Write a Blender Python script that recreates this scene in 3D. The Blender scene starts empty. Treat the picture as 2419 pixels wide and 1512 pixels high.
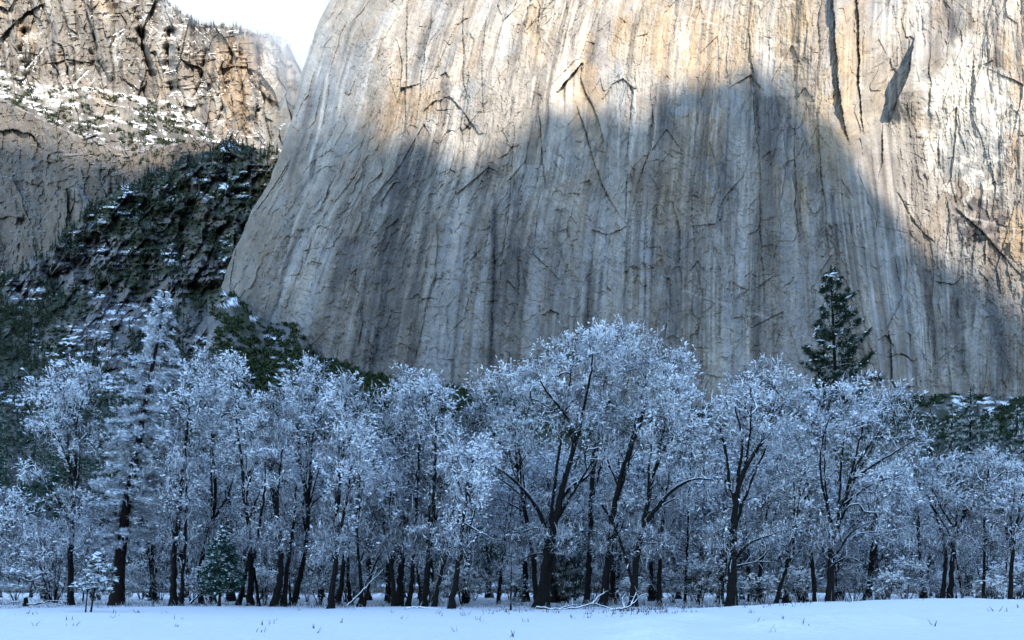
import bpy, math, time
import numpy as np
from mathutils import Vector, Matrix

T0 = time.time()
R = math.radians
scene = bpy.context.scene
col = scene.collection

# ------------------------------------------------------------------ camera
# image measurements are in a 2418 x 1512 frame; F is the focal length in those units, HOR the horizon row
F, CX, HOR, EYE = 1800.0, 1209.0, 1382.0, 1.7
cam = bpy.data.cameras.new('camera')
camo = bpy.data.objects.new('camera', cam)
col.objects.link(camo)
camo.location = (0, 0, EYE)
camo.rotation_euler = (R(90), 0, 0)
cam.sensor_width = 36
cam.lens = F / 2418 * 36
cam.shift_y = (HOR - 756) / 2418
cam.clip_start = 0.1
cam.clip_end = 20000
scene.camera = camo

# ------------------------------------------------------------------ light
SUN_AZ, SUN_EL = R(24), R(27)            # azimuth to the right of straight behind the camera
SUN = np.array([math.sin(SUN_AZ) * math.cos(SUN_EL), -math.cos(SUN_AZ) * math.cos(SUN_EL), math.sin(SUN_EL)])
sl = bpy.data.lights.new('sun', 'SUN')
sl.energy = 2.0
sl.angle = R(0.5)
sl.color = (1.0, 0.885, 0.73)
so = bpy.data.objects.new('sun', sl)
so.rotation_euler = Vector(SUN).to_track_quat('Z', 'Y').to_euler()
so.location = (0, -50, 400)
col.objects.link(so)

w = bpy.data.worlds.new('World')
scene.world = w
w.use_nodes = True
nt = w.node_tree
nt.nodes.clear()
N = nt.nodes.new
L = nt.links.new
out = N('ShaderNodeOutputWorld')
sky = N('ShaderNodeTexSky')
sky.sky_type = 'NISHITA'
sky.sun_disc = False
sky.sun_elevation = SUN_EL
sky.sun_rotation = math.pi - SUN_AZ
sky.altitude = 1200
sky.air_density = 1.0
sky.dust_density = 0.0
sky.ozone_density = 1.2
bg = N('ShaderNodeBackground')
bg.inputs[1].default_value = 0.15
tint = N('ShaderNodeMix')
tint.data_type = 'RGBA'
tint.blend_type = 'MULTIPLY'
tint.inputs[0].default_value = 1.0
tint.inputs[7].default_value = (0.92, 1.0, 1.03, 1)
L(sky.outputs[0], tint.inputs[6])
L(tint.outputs[2], bg.inputs[0])
# a bank of bright cloud in the sky behind the cliffs
tc = N('ShaderNodeTexCoord')
sep = N('ShaderNodeSeparateXYZ')
L(tc.outputs['Generated'], sep.inputs[0])
mr = N('ShaderNodeMapRange')
mr.inputs['From Min'].default_value = 0.60
mr.inputs['From Max'].default_value = 0.72
L(sep.outputs['Y'], mr.inputs['Value'])
nz = N('ShaderNodeTexNoise')
nz.inputs['Scale'].default_value = 7.0
nz.inputs['Detail'].default_value = 6
L(tc.outputs['Generated'], nz.inputs['Vector'])
cr = N('ShaderNodeValToRGB')
cr.color_ramp.elements[0].position = 0.38
cr.color_ramp.elements[0].color = (0.62, 0.66, 0.74, 1)
cr.color_ramp.elements[1].position = 0.72
cr.color_ramp.elements[1].color = (1.0, 1.0, 1.0, 1)
L(nz.outputs['Fac'], cr.inputs[0])
bg2 = N('ShaderNodeBackground')
bg2.inputs[1].default_value = 0.20
L(cr.outputs[0], bg2.inputs[0])
mx = N('ShaderNodeMixShader')
L(mr.outputs[0], mx.inputs[0])
L(bg.outputs[0], mx.inputs[1])
L(bg2.outputs[0], mx.inputs[2])
L(mx.outputs[0], out.inputs[0])

scene.view_settings.view_transform = 'Standard'
scene.view_settings.look = 'None'
scene.view_settings.exposure = 2.38
scene.view_settings.gamma = 1.0
scene.render.engine = 'CYCLES'
scene.cycles.use_denoising = True
scene.cycles.denoiser = 'OPENIMAGEDENOISE'
scene.cycles.denoising_prefilter = 'ACCURATE'
scene.cycles.denoising_input_passes = 'RGB_ALBEDO_NORMAL'
scene.cycles.max_bounces = 8
scene.cycles.diffuse_bounces = 7
scene.cycles.glossy_bounces = 1
scene.cycles.volume_bounces = 1

# ------------------------------------------------------------------ helpers
rng = np.random.default_rng(7)


def at(px, py, Y):
    """world point seen at image position (px, py) at distance Y"""
    px, py, Y = np.broadcast_arrays(np.asarray(px, float), np.asarray(py, float), np.asarray(Y, float))
    return np.stack([(px - CX) / F * Y, Y, EYE + (HOR - py) / F * Y], -1)


def itp(x, pts):
    p = np.array(pts, float)
    return np.interp(x, p[:, 0], p[:, 1])


def sst(a, b, x):
    t = np.clip((x - a) / (b - a), 0, 1)
    return t * t * (3 - 2 * t)


_TAB = np.random.default_rng(3).random(65536)


def _h(ix, iy, seed):
    ix = ix.astype(np.int64); iy = iy.astype(np.int64)
    return _TAB[((ix * 73856093) ^ (iy * 19349663) ^ (seed * 83492791 + 12345)) & 65535]


def vnoise(x, y, seed=0):
    fx, fy = np.floor(x), np.floor(y)
    tx, ty = x - fx, y - fy
    tx = tx * tx * (3 - 2 * tx); ty = ty * ty * (3 - 2 * ty)
    a = _h(fx, fy, seed); b = _h(fx + 1, fy, seed)
    c = _h(fx, fy + 1, seed); d = _h(fx + 1, fy + 1, seed)
    return (a + (b - a) * tx) * (1 - ty) + (c + (d - c) * tx) * ty


def fbm(x, y, seed=0, octv=4, gain=0.5):
    s = 0; a = 1; t = 0
    for i in range(octv):
        s = s + a * vnoise(x * 2 ** i + 17.3 * i, y * 2 ** i + 9.1 * i, seed + i)
        t += a; a *= gain
    return s / t * 2 - 1


def cell(x, y, seed=0, jit=0.9, facet=0):
    """nearest-cell value, edge distance (F2-F1)"""
    fx, fy = np.floor(x), np.floor(y)
    b1 = np.full(x.shape, 9.0); b2 = np.full(x.shape, 9.0); v = np.zeros(x.shape); til = np.zeros(x.shape)
    for i in (-1, 0, 1):
        for j in (-1, 0, 1):
            gx, gy = fx + i, fy + j
            dx = gx + 0.5 + jit * (_h(gx, gy, seed) - 0.5) - x
            dy = gy + 0.5 + jit * (_h(gx, gy, seed + 91) - 0.5) - y
            d = np.sqrt(dx * dx + dy * dy)
            m = d < b1
            b2 = np.where(m, b1, np.minimum(b2, d))
            v = np.where(m, _h(gx, gy, seed + 47), v)
            if facet:
                til = np.where(m, (_h(gx, gy, seed + 61) - 0.5) * dx * facet + (_h(gx, gy, seed + 83) - 0.5) * dy * facet * 0.5, til)
            b1 = np.where(m, d, b1)
    return (v, b2 - b1, til) if facet else (v, b2 - b1)


def link(name, verts, faces, mats, parent=None, midx=None, smooth=False, cols=None, loc=None):
    """one mesh object from arrays; faces is an (n,3) or (n,4) array or a list of such arrays"""
    if not isinstance(faces, (list, tuple)):
        faces = [faces]
    me = bpy.data.meshes.new(name)
    verts = np.ascontiguousarray(verts, np.float32)
    me.vertices.add(len(verts))
    me.vertices.foreach_set('co', verts.ravel())
    nl = sum(f.size for f in faces)
    npoly = sum(len(f) for f in faces)
    me.loops.add(nl)
    me.polygons.add(npoly)
    me.loops.foreach_set('vertex_index', np.concatenate([f.ravel() for f in faces]).astype(np.int32))
    sizes = np.concatenate([np.full(len(f), f.shape[1]) for f in faces])
    me.polygons.foreach_set('loop_start', np.concatenate([[0], np.cumsum(sizes)[:-1]]).astype(np.int32))
    for m in (mats if isinstance(mats, (list, tuple)) else [mats]):
        me.materials.append(m)
    if midx is not None:
        me.polygons.foreach_set('material_index', np.asarray(midx, np.int32))
    me.update(calc_edges=True)
    me.polygons.foreach_set('use_smooth', np.full(npoly, bool(smooth)))
    if cols is not None:
        ca = me.color_attributes.new('tint', 'FLOAT_COLOR', 'POINT')
        c4 = np.ones((len(verts), 4), np.float32)
        c4[:, :cols.shape[1]] = cols
        ca.data.foreach_set('color', c4.ravel())
    o = bpy.data.objects.new(name, me)
    col.objects.link(o)
    if parent:
        o.parent = parent
    if loc is not None:
        o.location = loc
    return o


def tag(o, label, cat, group=None, kind=None):
    o['label'] = label
    o['category'] = cat
    if group:
        o['group'] = group
    if kind:
        o['kind'] = kind
    return o


def grid_faces(nr, nc):
    i = np.arange(nr - 1)[:, None] * nc + np.arange(nc - 1)[None, :]
    return np.stack([i, i + nc, i + nc + 1, i + 1], -1).reshape(-1, 4)


# ------------------------------------------------------------------ materials
def mat(name):
    m = bpy.data.materials.new(name)
    m.use_nodes = True
    t = m.node_tree
    b = t.nodes['Principled BSDF']
    b.inputs['Specular IOR Level'].default_value = 0.15
    b.inputs['Roughness'].default_value = 0.9
    return m, t, b


def nd(t, kind, **kw):
    n = t.nodes.new(kind)
    for k, v in kw.items():
        if k in n.inputs:
            n.inputs[k].default_value = v
        else:
            setattr(n, k, v)
    return n


def mixc(t, fac, a, b, mode='MIX'):
    n = t.nodes.new('ShaderNodeMix')
    n.data_type = 'RGBA'
    n.blend_type = mode
    for s, v in ((0, fac), (6, a), (7, b)):
        if hasattr(v, 'links') or isinstance(v, bpy.types.NodeSocket):
            t.links.new(v, n.inputs[s])
        else:
            n.inputs[s].default_value = v if s == 0 else (*v, 1)
    return n.outputs[2]


def ramp(t, v, a, b):
    n = nd(t, 'ShaderNodeMapRange')
    n.inputs['From Min'].default_value = a
    n.inputs['From Max'].default_value = b
    t.links.new(v, n.inputs['Value'])
    return n.outputs[0]


def math_(t, op, a, b=None):
    n = t.nodes.new('ShaderNodeMath')
    n.operation = op
    for i, v in enumerate((a, b)):
        if v is None:
            continue
        if isinstance(v, bpy.types.NodeSocket):
            t.links.new(v, n.inputs[i])
        else:
            n.inputs[i].default_value = v
    return n.outputs[0]


SNOW = (0.92, 0.93, 0.94)


def rock_material(name, snow_from, snow_to, vary):
    m, t, b = mat(name)
    at_ = nd(t, 'ShaderNodeAttribute', attribute_name='tint')
    geo = nd(t, 'ShaderNodeNewGeometry')
    n1 = nd(t, 'ShaderNodeTexNoise', Scale=0.9, Detail=6.0)
    t.links.new(geo.outputs['Position'], n1.inputs['Vector'])
    v = ramp(t, n1.outputs['Fac'], 0.3, 0.7)
    lo = 1 - vary
    mul = nd(t, 'ShaderNodeMapRange')
    mul.inputs['To Min'].default_value = lo
    mul.inputs['To Max'].default_value = 1 + vary
    t.links.new(v, mul.inputs['Value'])
    vm = nd(t, 'ShaderNodeVectorMath', operation='SCALE')
    t.links.new(at_.outputs['Color'], vm.inputs[0])
    t.links.new(mul.outputs[0], vm.inputs['Scale'])
    sp = nd(t, 'ShaderNodeSeparateXYZ')
    t.links.new(geo.outputs['Normal'], sp.inputs[0])
    n2 = nd(t, 'ShaderNodeTexNoise', Scale=0.12, Detail=5.0)
    t.links.new(geo.outputs['Position'], n2.inputs['Vector'])
    sn = math_(t, 'ADD', sp.outputs['Z'], math_(t, 'MULTIPLY', math_(t, 'SUBTRACT', n2.outputs['Fac'], 0.5), 0.5))
    sf = ramp(t, sn, snow_from, snow_to)
    sf = math_(t, 'MULTIPLY', sf, at_.outputs['Alpha'])
    c = mixc(t, sf, vm.outputs[0], SNOW)
    t.links.new(c, b.inputs['Base Color'])
    bp = nd(t, 'ShaderNodeBump', Strength=0.7, Distance=1.0)
    t.links.new(n1.outputs['Fac'], bp.inputs['Height'])
    t.links.new(bp.outputs[0], b.inputs['Normal'])
    return m


M_WALL = rock_material('granite', 0.93, 1.0, 0.16)
M_CRAG = rock_material('snowy_crag', 0.56, 0.68, 0.18)
M_SLOPE = rock_material('scrub_slope', 0.62, 0.74, 0.25)

# ------------------------------------------------------------------ great granite wall
WALL_LEFT = [(-200, 836), (0, 779), (80, 741), (190, 707), (290, 686), (420, 641), (500, 592), (610, 546), (680, 520), (720, 505), (1100, 400)]


def wall_uv(X, py):
    xl = itp(py, WALL_LEFT)
    d = X - xl
    u = X + (779 - xl) * np.exp(-(np.maximum(d, 0) / 800) ** 1.7)
    u = u - 0.13 * np.maximum(py - 250, 0) * np.exp(-((X - 2080) / 170) ** 2)
    return u


def wall_base(X, py):
    u = wall_uv(X, py)
    Yb = 800 + 34 * (np.maximum(1040 - u, 0) / 260) ** 2
    Yb = Yb + 0.055 * (900 - py)
    Yb = Yb - 22 * np.exp(-((u - 1960) / 70) ** 2) + 16 * np.exp(-((u - 1700) / 120) ** 2)
    Yb = Yb + 30 * sst(2000, 2120, u) - 38 * sst(2250, 2600, u)
    Yb = Yb - 10 * np.exp(-((u - 1240) / 120) ** 2) + 10 * np.exp(-((u - 1440) / 70) ** 2)
    return Yb


def below(X, py, line, d, h, edge=6):
    """recess under an overhanging lip drawn as y(x)"""
    p = np.array(line, float)
    yl = np.interp(X, p[:, 0], p[:, 1]) + 3 * fbm(X / 9, X * 0, 5, 2)
    inx = sst(p[0, 0] - edge, p[0, 0] + edge, X) * (1 - sst(p[-1, 0] - edge, p[-1, 0] + edge, X))
    t = py - yl
    return d * inx * (0.5 + vnoise(X / 12, X * 0 + d, 91)) * (t > 0) * np.exp(-np.maximum(t, 0) / (h * (0.6 + 0.9 * vnoise(X / 7, X * 0, 92))))


def crack(X, py, line, wpx, d, step=0.0, sw=60, seed=0):
    """groove along a polyline given as x(y); step raises the rock on its right side"""
    p = np.array(line, float)
    xl = np.interp(py, p[:, 1], p[:, 0]) + 6 * fbm(py / 60, py * 0 + seed, 8 + seed, 6, 0.62)
    vary = np.clip(0.5 + 1.1 * fbm(py / 26, py * 0 + 3.3 * seed, 58 + seed, 3), 0.0, 1.3)
    wpx = wpx * (0.45 + 0.5 * vary); d = d * vary
    iny = sst(p[0, 1] - 12, p[0, 1] + 12, py) * (1 - sst(p[-1, 1] - 12, p[-1, 1] + 12, py))
    t = X - xl
    g = d * np.exp(-(t / wpx) ** 2)
    ins = sst(p[0, 1] - 12, p[0, 1] + 50, py) * (1 - sst(p[-1, 1] - 90, p[-1, 1] + 10, py))
    return g * iny - step * ins * (t > 0) * np.exp(-np.maximum(t, 0) / sw)


def streak(X, py, line, wpx, fade=40):
    p = np.array(line, float)
    xl = np.interp(py, p[:, 1], p[:, 0]) + 3 * fbm(py / 60, py * 0, 21, 2)
    iny = sst(p[0, 1] - fade, p[0, 1] + fade, py) * (1 - sst(p[-1, 1] - fade, p[-1, 1] + fade, py))
    ww = wpx * (0.75 + 0.5 * vnoise(py / 30, py * 0 + wpx, 31))
    return np.exp(-(np.abs(X - xl) / ww) ** 3) * iny


def blob(X, py, cx, cy, rx, ry, rag=0.35, sc=26, seed=0):
    r = np.sqrt(((X - cx) / rx) ** 2 + ((py - cy) / ry) ** 2) + rag * fbm(X / sc, py / sc, 60 + seed, 4)
    return 1 - sst(0.75, 1.05, r)


def build_wall():
    nr, nc = 600, 1060
    rows = np.linspace(-140, 1010, nr)
    c = np.linspace(0, 1, nc)
    py = np.repeat(rows[:, None], nc, 1)
    xl = itp(py, WALL_LEFT) + 6 * fbm(py / 40, py * 0, 71, 6, 0.6)
    X = xl + (2620 - xl) * c[None, :]
    u = wall_uv(X, py)
    wv = u + 10 * fbm(u / 70, py / 120, 11, 3)
    low = sst(250, 620, py)
    D = 6 * fbm(wv / 190, py / 1100, 1, 3)
    rd = 1 - np.abs(fbm(wv / 85, py / 800, 2, 3))
    D += 2.2 * rd ** 9
    rd2 = 1 - np.abs(fbm(wv / 26, py / 420 + wv / 400, 12, 3))
    D += 1.0 * rd2 ** 7 * (1.1 - 0.5 * low)
    v, e, tl = cell(wv / 78, py / 190 + u / 260, 3, facet=1)
    D += (v - 0.5) * 2.0 + tl * 8
    v, e, tl = cell(wv / 29, py / 75 + u / 90, 4, facet=1)
    D += ((v - 0.5) * 1.2 + tl * 5.0) * (0.5 + vnoise(u / 150, py / 150, 40))
    v, e, tl = cell((wv + 5 * fbm(X / 14, py / 20, 45, 2)) / 11, py / 46 + u / 70, 46, facet=1)
    D += ((v - 0.5) * 0.5 + tl * 3.2) * (0.3 + 0.9 * vnoise(u / 90, py / 90, 47))
    # lumpy scaling slabs, mostly low on the wall
    warp = 16 * fbm(X / 40, py / 34, 14, 4, 0.6)
    v, e, tl = cell((X + warp) / 40, (py + warp + 0.3 * X) / 34, 6, facet=1)
    D += ((v - 0.5) * 0.6 + tl * 4.2) * (0.3 + 0.7 * low) * (0.4 + vnoise(X / 110, py / 110, 41))
    v, e, tl = cell((X + warp) / 15, (py + warp - 0.3 * X) / 12, 16, facet=1)
    D += ((v - 0.5) * 0.4 + tl * 2.6) * (0.3 + 0.7 * low) * (0.4 + vnoise(X / 80, py / 80, 42))
    D += (1.5 * fbm(X / 30, py / 22, 7, 6, 0.6)) * (0.5 + 0.6 * low)
    D += 0.7 * fbm(wv / 7, py / 46, 9, 3) + 0.5 * fbm(X / 5, py / 5, 19, 2)
    D += 1.1 * np.abs(fbm(wv / 13, py / 300, 29, 4, 0.65)) * (1.2 - low)
    # exfoliation sheets: stepped layers with ragged outlines
    LAY = np.zeros(X.shape)
    for sx, sy, nn, amp, sd, wp_ in ((130, 330, 7.0, 1.9, 151, 9), (52, 120, 6.0, 1.1, 153, 6)):
        wx = u + wp_ * fbm(X / 18, py / 22, sd + 20, 4, 0.6); wy = py + 2 * wp_ * fbm(X / 22, py / 18, sd + 30, 4, 0.6)
        q = fbm(wx / sx, wy / sy + u / 400, sd, 2) * nn * 0.7
        fl = np.floor(q)
        D += (amp * (fl + sst(0.0, 0.12, q - fl)) - amp * q) * (0.15 + 0.85 * sst(0.42, 0.72, vnoise(X / 75, py / 95, sd + 5)))
        LAY += (_h(fl, fl * 0 + np.floor(u / 200), sd) - 0.5)
    # angular slabs: one long edge stands proud, the other dies into the face
    rs = np.random.default_rng(161)
    ws = u + 4 * fbm(X / 12, py / 16, 163, 3)
    for k in range(100):
        u0 = rs.uniform(790, 2580); y0 = rs.uniform(-60, 880); wd = rs.uniform(10, 60); hh = rs.uniform(60, 260)
        amp = rs.uniform(0.8, 3.4); sl_ = rs.normal(0, 0.10); dg = rs.uniform(-0.5, 0.5); fl = rs.random() < 0.35; rf = False
        s_ = (ws - u0 - sl_ * (py - y0)) / wd
        t_ = (py - y0) / hh - dg * (s_ - 0.5)
        inside = (s_ > 0) & (s_ < 1) & (t_ > 0) & (t_ < 1)
        tp = np.clip((1 - t_) * 2.5, 0, 1) if rf else np.sin(np.pi * np.clip(t_, 0, 1)) ** 1.5
        D += np.where(inside, amp * ((1 - s_) if fl else s_) * tp, 0)
    # individual lips, flakes and cracks
    for ln, d, h in (
            ([(1000, 262), (1020, 240), (1062, 228), (1090, 258), (1132, 318)], 7, 60),
            ([(1318, 218), (1332, 196), (1350, 176), (1374, 150)], 15, 34),
            ([(1424, 232), (1446, 200), (1470, 184), (1500, 210)], 8, 70),
            ([(2212, 664), (2250, 672), (2270, 655)], 9, 20),
            ([(2074, 800), (2098, 792), (2112, 822)], 12, 40),
            ([(2096, 842), (2130, 836), (2156, 850)], 12, 22),
            ([(1400, 545), (1440, 555), (1480, 532)], 6, 26),
            ([(1280, 745), (1300, 730), (1318, 742)], 8, 26),
            ([(700, 680), (740, 690)], 3, 8),
            ([(1040, 176), (1052, 172), (1060, 182)], 9, 44),
            ([(2140, 90), (2150, 84), (2160, 92)], 6, 30),
            ([(1880, 232), (1900, 205), (1922, 240)], 6, 90),
            ([(2420, 480), (2470, 520)], 6, 40),
            ([(1630, 640), (1648, 616), (1662, 640)], 4, 30)):
        D += below(X, py, ln, (0.9 if ln[0][0] == 1318 else 0.4) * d, h)
    for k, (ln, wp, d, st) in enumerate((
            ([(1276, 10), (1270, 60), (1266, 104)], 3.4, 8, 5),
            ([(1340, 60), (1318, 160)], 2.2, 5, 2),
            ([(1362, 240), (1384, 320), (1420, 430), (1476, 530)], 3.0, 7, 4),
            ([(1492, 205), (1486, 330), (1478, 520)], 2.6, 7, 4),
            ([(1536, 230), (1548, 300), (1512, 430), (1490, 520)], 2.2, 6, 5),
            ([(1768, 40), (1778, 170), (1792, 380), (1806, 720)], 2.6, 6, 3),
            ([(1964, -60), (1976, 180), (2004, 335)], 2.0, 4, 13),
            ([(2026, -60), (2028, 200), (2036, 330)], 2.0, 4, 9),
            ([(2158, 92), (2146, 170), (2124, 225), (2096, 300)], 4.0, 8, 42),
            ([(2085, 290), (2086, 380), (2070, 440)], 3.0, 7, 5),
            ([(2196, 350), (2240, 470)], 3.2, 7, -4),
            ([(2245, 480), (2330, 560), (2418, 660)], 3.2, 6, 4),
            ([(2110, 440), (2160, 530), (2235, 600)], 3.0, 5, 3),
            ([(1168, 560), (1166, 700), (1158, 860)], 4.0, 5, 3),
            ([(1226, 370), (1212, 440), (1170, 500)], 2.6, 5, 3),
            ([(1215, 300), (1200, 520), (1176, 690)], 2.2, 4, 3),
            ([(1270, 250), (1276, 330), (1290, 450)], 3.0, 6, 4),
            ([(1150, 20), (1138, 180), (1142, 300)], 2.2, 4, 2),
            ([(1095, 0), (1096, 200), (1110, 260)], 2.4, 5, 3),
            ([(1020, 20), (1000, 160), (980, 300)], 2.4, 5, 4),
            ([(958, 10), (960, 130), (955, 330)], 2.6, 6, 4),
            ([(906, 90), (890, 170)], 2.4, 5, 4),
            ([(760, 160), (735, 260), (722, 300)], 3.0, 7, 4),
            ([(735, 560), (718, 640), (690, 700)], 3.4, 5, 3),
            ([(1640, 620), (1662, 700), (1650, 800), (1640, 860)], 2.6, 4, 2),
            ([(1586, 470), (1606, 560), (1612, 700)], 2.0, 4, 3),
            ([(1270, 500), (1262, 600), (1320, 660)], 2.2, 4, 4),
            ([(1690, 210), (1660, 330), (1640, 420)], 2.0, 3, 3),
            ([(1876, 280), (1880, 480), (1892, 600)], 2.6, 5, 6),
            ([(1930, 270), (1942, 420), (1960, 600)], 2.4, 5, 6),
            ([(2330, 60), (2340, 220)], 2.4, 4, 2),
            ([(1400, 600), (1392, 700), (1386, 800)], 3.0, 4, 2))):
        D += crack(X, py, ln, wp, 0.36 * d, st, seed=k)
    Yd = wall_base(X, py) + D
    # a slight extra set-back at the silhouette so the edge rounds away
    edge = X - xl
    Yd += 14 * np.exp(-edge / 6)

    # ---- rock colour: mineral stains, water streaks, and shade tone painted on the lower wall
    base = np.array([0.275, 0.243, 0.203])
    tan = np.array([0.345, 0.252, 0.155])
    pale = np.array([0.40, 0.362, 0.31])
    grey = np.array([0.245, 0.215, 0.183])
    dark = np.array([0.078, 0.073, 0.072])
    C = np.ones(X.shape + (3,)) * base

    def mixto(c, f, C):
        f = np.clip(f, 0, 1)[..., None]
        return C * (1 - f) + c * f
    warm = sst(-0.15, 0.5, fbm(u / 140, py / 260, 101, 4)) * (1 - 0.6 * low)
    C = mixto(tan, 0.9 * warm, C)
    C = mixto(np.array([0.25, 0.19, 0.135]), 0.75 * sst(0.05, 0.35, fbm(u / 75 + 3, py / 140, 107, 5, 0.6)), C)
    C = mixto(np.array([0.23, 0.235, 0.235]), 0.6 * sst(0.05, 0.35, fbm(u / 65 + 9, py / 120, 109, 5, 0.6)), C)
    C = mixto(tan, 0.6 * blob(X, py, 1640, 100, 150, 100, 0.5, 60, 1), C)
    C = mixto(grey, 0.8 * low * (1 - 0.6 * sst(1950, 2150, X)) * sst(-0.6, 0.2, fbm(u / 120, py / 160, 105, 4)), C)  # lower wall greyed to suit the shade that lies there
    C = mixto(pale, 0.7 * sst(0.05, 0.45, fbm(u / 60, py / 400, 103, 4)), C)
    # vertical water streaks
    s1 = sst(0.10, 0.45, fbm(u / 15, py / 900, 111, 3)) * sst(-0.25, 0.35, fbm(u / 130, py / 260, 113, 3)) * (0.35 + 0.65 * sst(900, 1060, u))
    C = mixto(dark, 0.5 * s1, C)
    s2 = sst(0.12, 0.4, fbm(u / 5.5, py / 500, 115, 3)) * sst(-0.1, 0.4, fbm(u / 90, py / 180, 117, 3))
    C = mixto(dark, 0.34 * s2, C)
    s3 = sst(0.18, 0.45, fbm(u / 8, py / 700, 119, 3)) * sst(-0.1, 0.4, fbm(u / 110, py / 300, 121, 3))
    C = mixto(pale * 1.1, 0.55 * s3, C)
    s4 = sst(0.0, 0.32, fbm(u / 30, py / 1000, 123, 4, 0.6)) * sst(-0.3, 0.15, fbm(u / 170, py / 260, 125, 3))
    lf = 0.35 + 0.65 * sst(880, 1080, u)
    s3 = s3 * lf; s4 = s4 * lf
    C = mixto(np.array([0.105, 0.095, 0.086]), 0.46 * s4 * (0.3 + 0.7 * low), C)
    s5 = fbm(u / 3.2, py / 140, 127, 4, 0.65) * sst(0.3, 0.75, vnoise(u / 80, py / 100, 129)) * sst(880, 1080, u)
    C *= ((1 + 0.6 * s5) * (1 + 0.16 * LAY) * (1 + 0.20 * fbm(X / 3.5, py / 4.5, 139, 3, 0.7)))[..., None]
    s6 = sst(0.05, 0.35, fbm(u / 9, py / 1100, 133, 4, 0.6)) * sst(-0.2, 0.3, fbm(u / 120, py / 220, 135, 3)) * low * lf
    C = mixto(np.array([0.10, 0.091, 0.083]), 0.5 * s6, C)
    C = mixto(np.array([0.36, 0.35, 0.34]), 0.6 * low * sst(0.1, 0.45, fbm(u / 17, py / 800, 137, 3)), C)
    for ln, wpx, a in (
            ([(945, 360), (925, 480), (895, 640), (855, 880)], 7, 0.6),
            ([(968, 330), (950, 460), (915, 640), (880, 875)], 12, 0.7),
            ([(1010, 330), (990, 440), (960, 560), (905, 860)], 16, 0.55),
            ([(1040, 310), (1015, 470), (985, 640), (960, 760)], 8, 0.5),
            ([(1168, 470), (1166, 700), (1156, 880)], 8, 0.75),
            ([(1230, 420), (1215, 600), (1200, 780)], 20, 0.35),
            ([(1398, 640), (1394, 720), (1384, 800)], 12, 0.6),
            ([(1420, 640), (1410, 760)], 5, 0.5),
            ([(1550, 190), (1560, 260), (1600, 330)], 26, 0.4),
            ([(1660, 180), (1670, 250)], 40, 0.3),
            ([(1782, 130), (1790, 330)], 5, 0.7),
            ([(1860, 250), (1870, 420), (1890, 560)], 8, 0.5),
            ([(2236, 0), (2250, 60), (2262, 170)], 13, 0.75),
            ([(2290, 20), (2300, 140), (2310, 300)], 5, 0.6),
            ([(2340, 20), (2360, 240)], 5, 0.55),
            ([(2400, 40), (2410, 200)], 6, 0.5),
            ([(2180, 620), (2200, 760), (2216, 900)], 9, 0.5),
            ([(2250, 680), (2262, 800), (2280, 900)], 16, 0.5),
            ([(2330, 640), (2350, 760), (2380, 900)], 14, 0.55),
            ([(735, 230), (712, 330), (680, 430)], 8, 0.5),
            ([(1050, 180), (1048, 230)], 9, 0.7)):
        C = mixto(dark, min(1, a * 1.25) * streak(X, py, ln, wpx * 1.15), C)
    for ln, wpx, a in (
            ([(774, 175), (762, 260), (742, 350), (730, 400)], 4, 0.9),
            ([(738, 380), (715, 480), (660, 640)], 4, 0.5),
            ([(1130, 330), (1100, 430), (1075, 560), (1060, 640)], 9, 0.6),
            ([(1500, 200), (1494, 380)], 4, 0.55),
            ([(1460, 215), (1462, 430)], 3, 0.5),
            ([(1870, 340), (1876, 520), (1880, 640)], 6, 0.5),
            ([(1790, 90), (1800, 150)], 30, 0.4),
            ([(2230, 820), (2226, 900)], 6, 0.3)):
        C = mixto(pale * 1.25, a * streak(X, py, ln, wpx), C)
    # long water stains that start at a ledge and thin out downwards
    rs = np.random.default_rng(171)
    for k in range(150):
        u0 = rs.uniform(800, 2560); y0 = rs.uniform(-80, 700); hh = rs.uniform(90, 480); wd = rs.choice([2.5, 4, 7, 13, 24], p=[0.3, 0.25, 0.2, 0.15, 0.1])
        if u0 < 1000 and rs.random() < 0.5:
            continue
        a = rs.uniform(0.25, 0.75); pale_ = rs.random() < 0.30
        t_ = (py - y0) / hh
        c_ = u0 + 5 * fbm(py / 70, py * 0 + k, 173, 2)
        ww = wd * (0.5 + 0.6 * (1 - t_)) * (0.7 + 0.6 * vnoise(py / 25, py * 0 + k * 3.1, 175))
        f_ = np.exp(-np.abs((u - c_) / np.maximum(ww, 0.5)) ** 3) * sst(0, 0.03, t_) * (1 - sst(0.35, 1.0, t_))
        f_ = f_ * (0.5 + 0.7 * vnoise(u / 2.5, py / 60, 177))
        C = mixto(np.array([0.42, 0.40, 0.365]) if pale_ else dark * 1.1, a * f_, C)
    # pale mottled scar and dark lichen on the right
    m = blob(X, py, 2290, 250, 110, 160, 0.5, 50, 2)
    C = mixto(np.array([0.42, 0.385, 0.33]), 0.85 * m, C)
    m = blob(X, py, 2300, 360, 85, 75, 0.4, 40, 3)
    C = mixto(np.array([0.25, 0.245, 0.225]), 0.8 * m, C)
    v, e = cell(X / 16, py / 16, 77)
    sp = sst(0.6, 0.75, v) * blob(X, py, 2280, 320, 130, 180, 0.3, 50, 4)
    C = mixto(np.array([0.50, 0.46, 0.40]), 0.75 * sp, C)
    m = blob(X, py, 2325, 525, 84, 52, 0.7, 20, 5) * sst(-0.35, 0.1, fbm(X / 14, py / 14, 131, 3))
    C = mixto(np.array([0.07, 0.06, 0.06]), 0.85 * m, C)
    m = blob(X, py, 2390, 590, 40, 26, 0.7, 20, 6)
    C = mixto(np.array([0.08, 0.07, 0.07]), 0.7 * m, C)
    m = blob(X, py, 2405, 560, 40, 70, 0.6, 30, 9)
    C = mixto(tan * 1.1, 0.6 * m, C)
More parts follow.
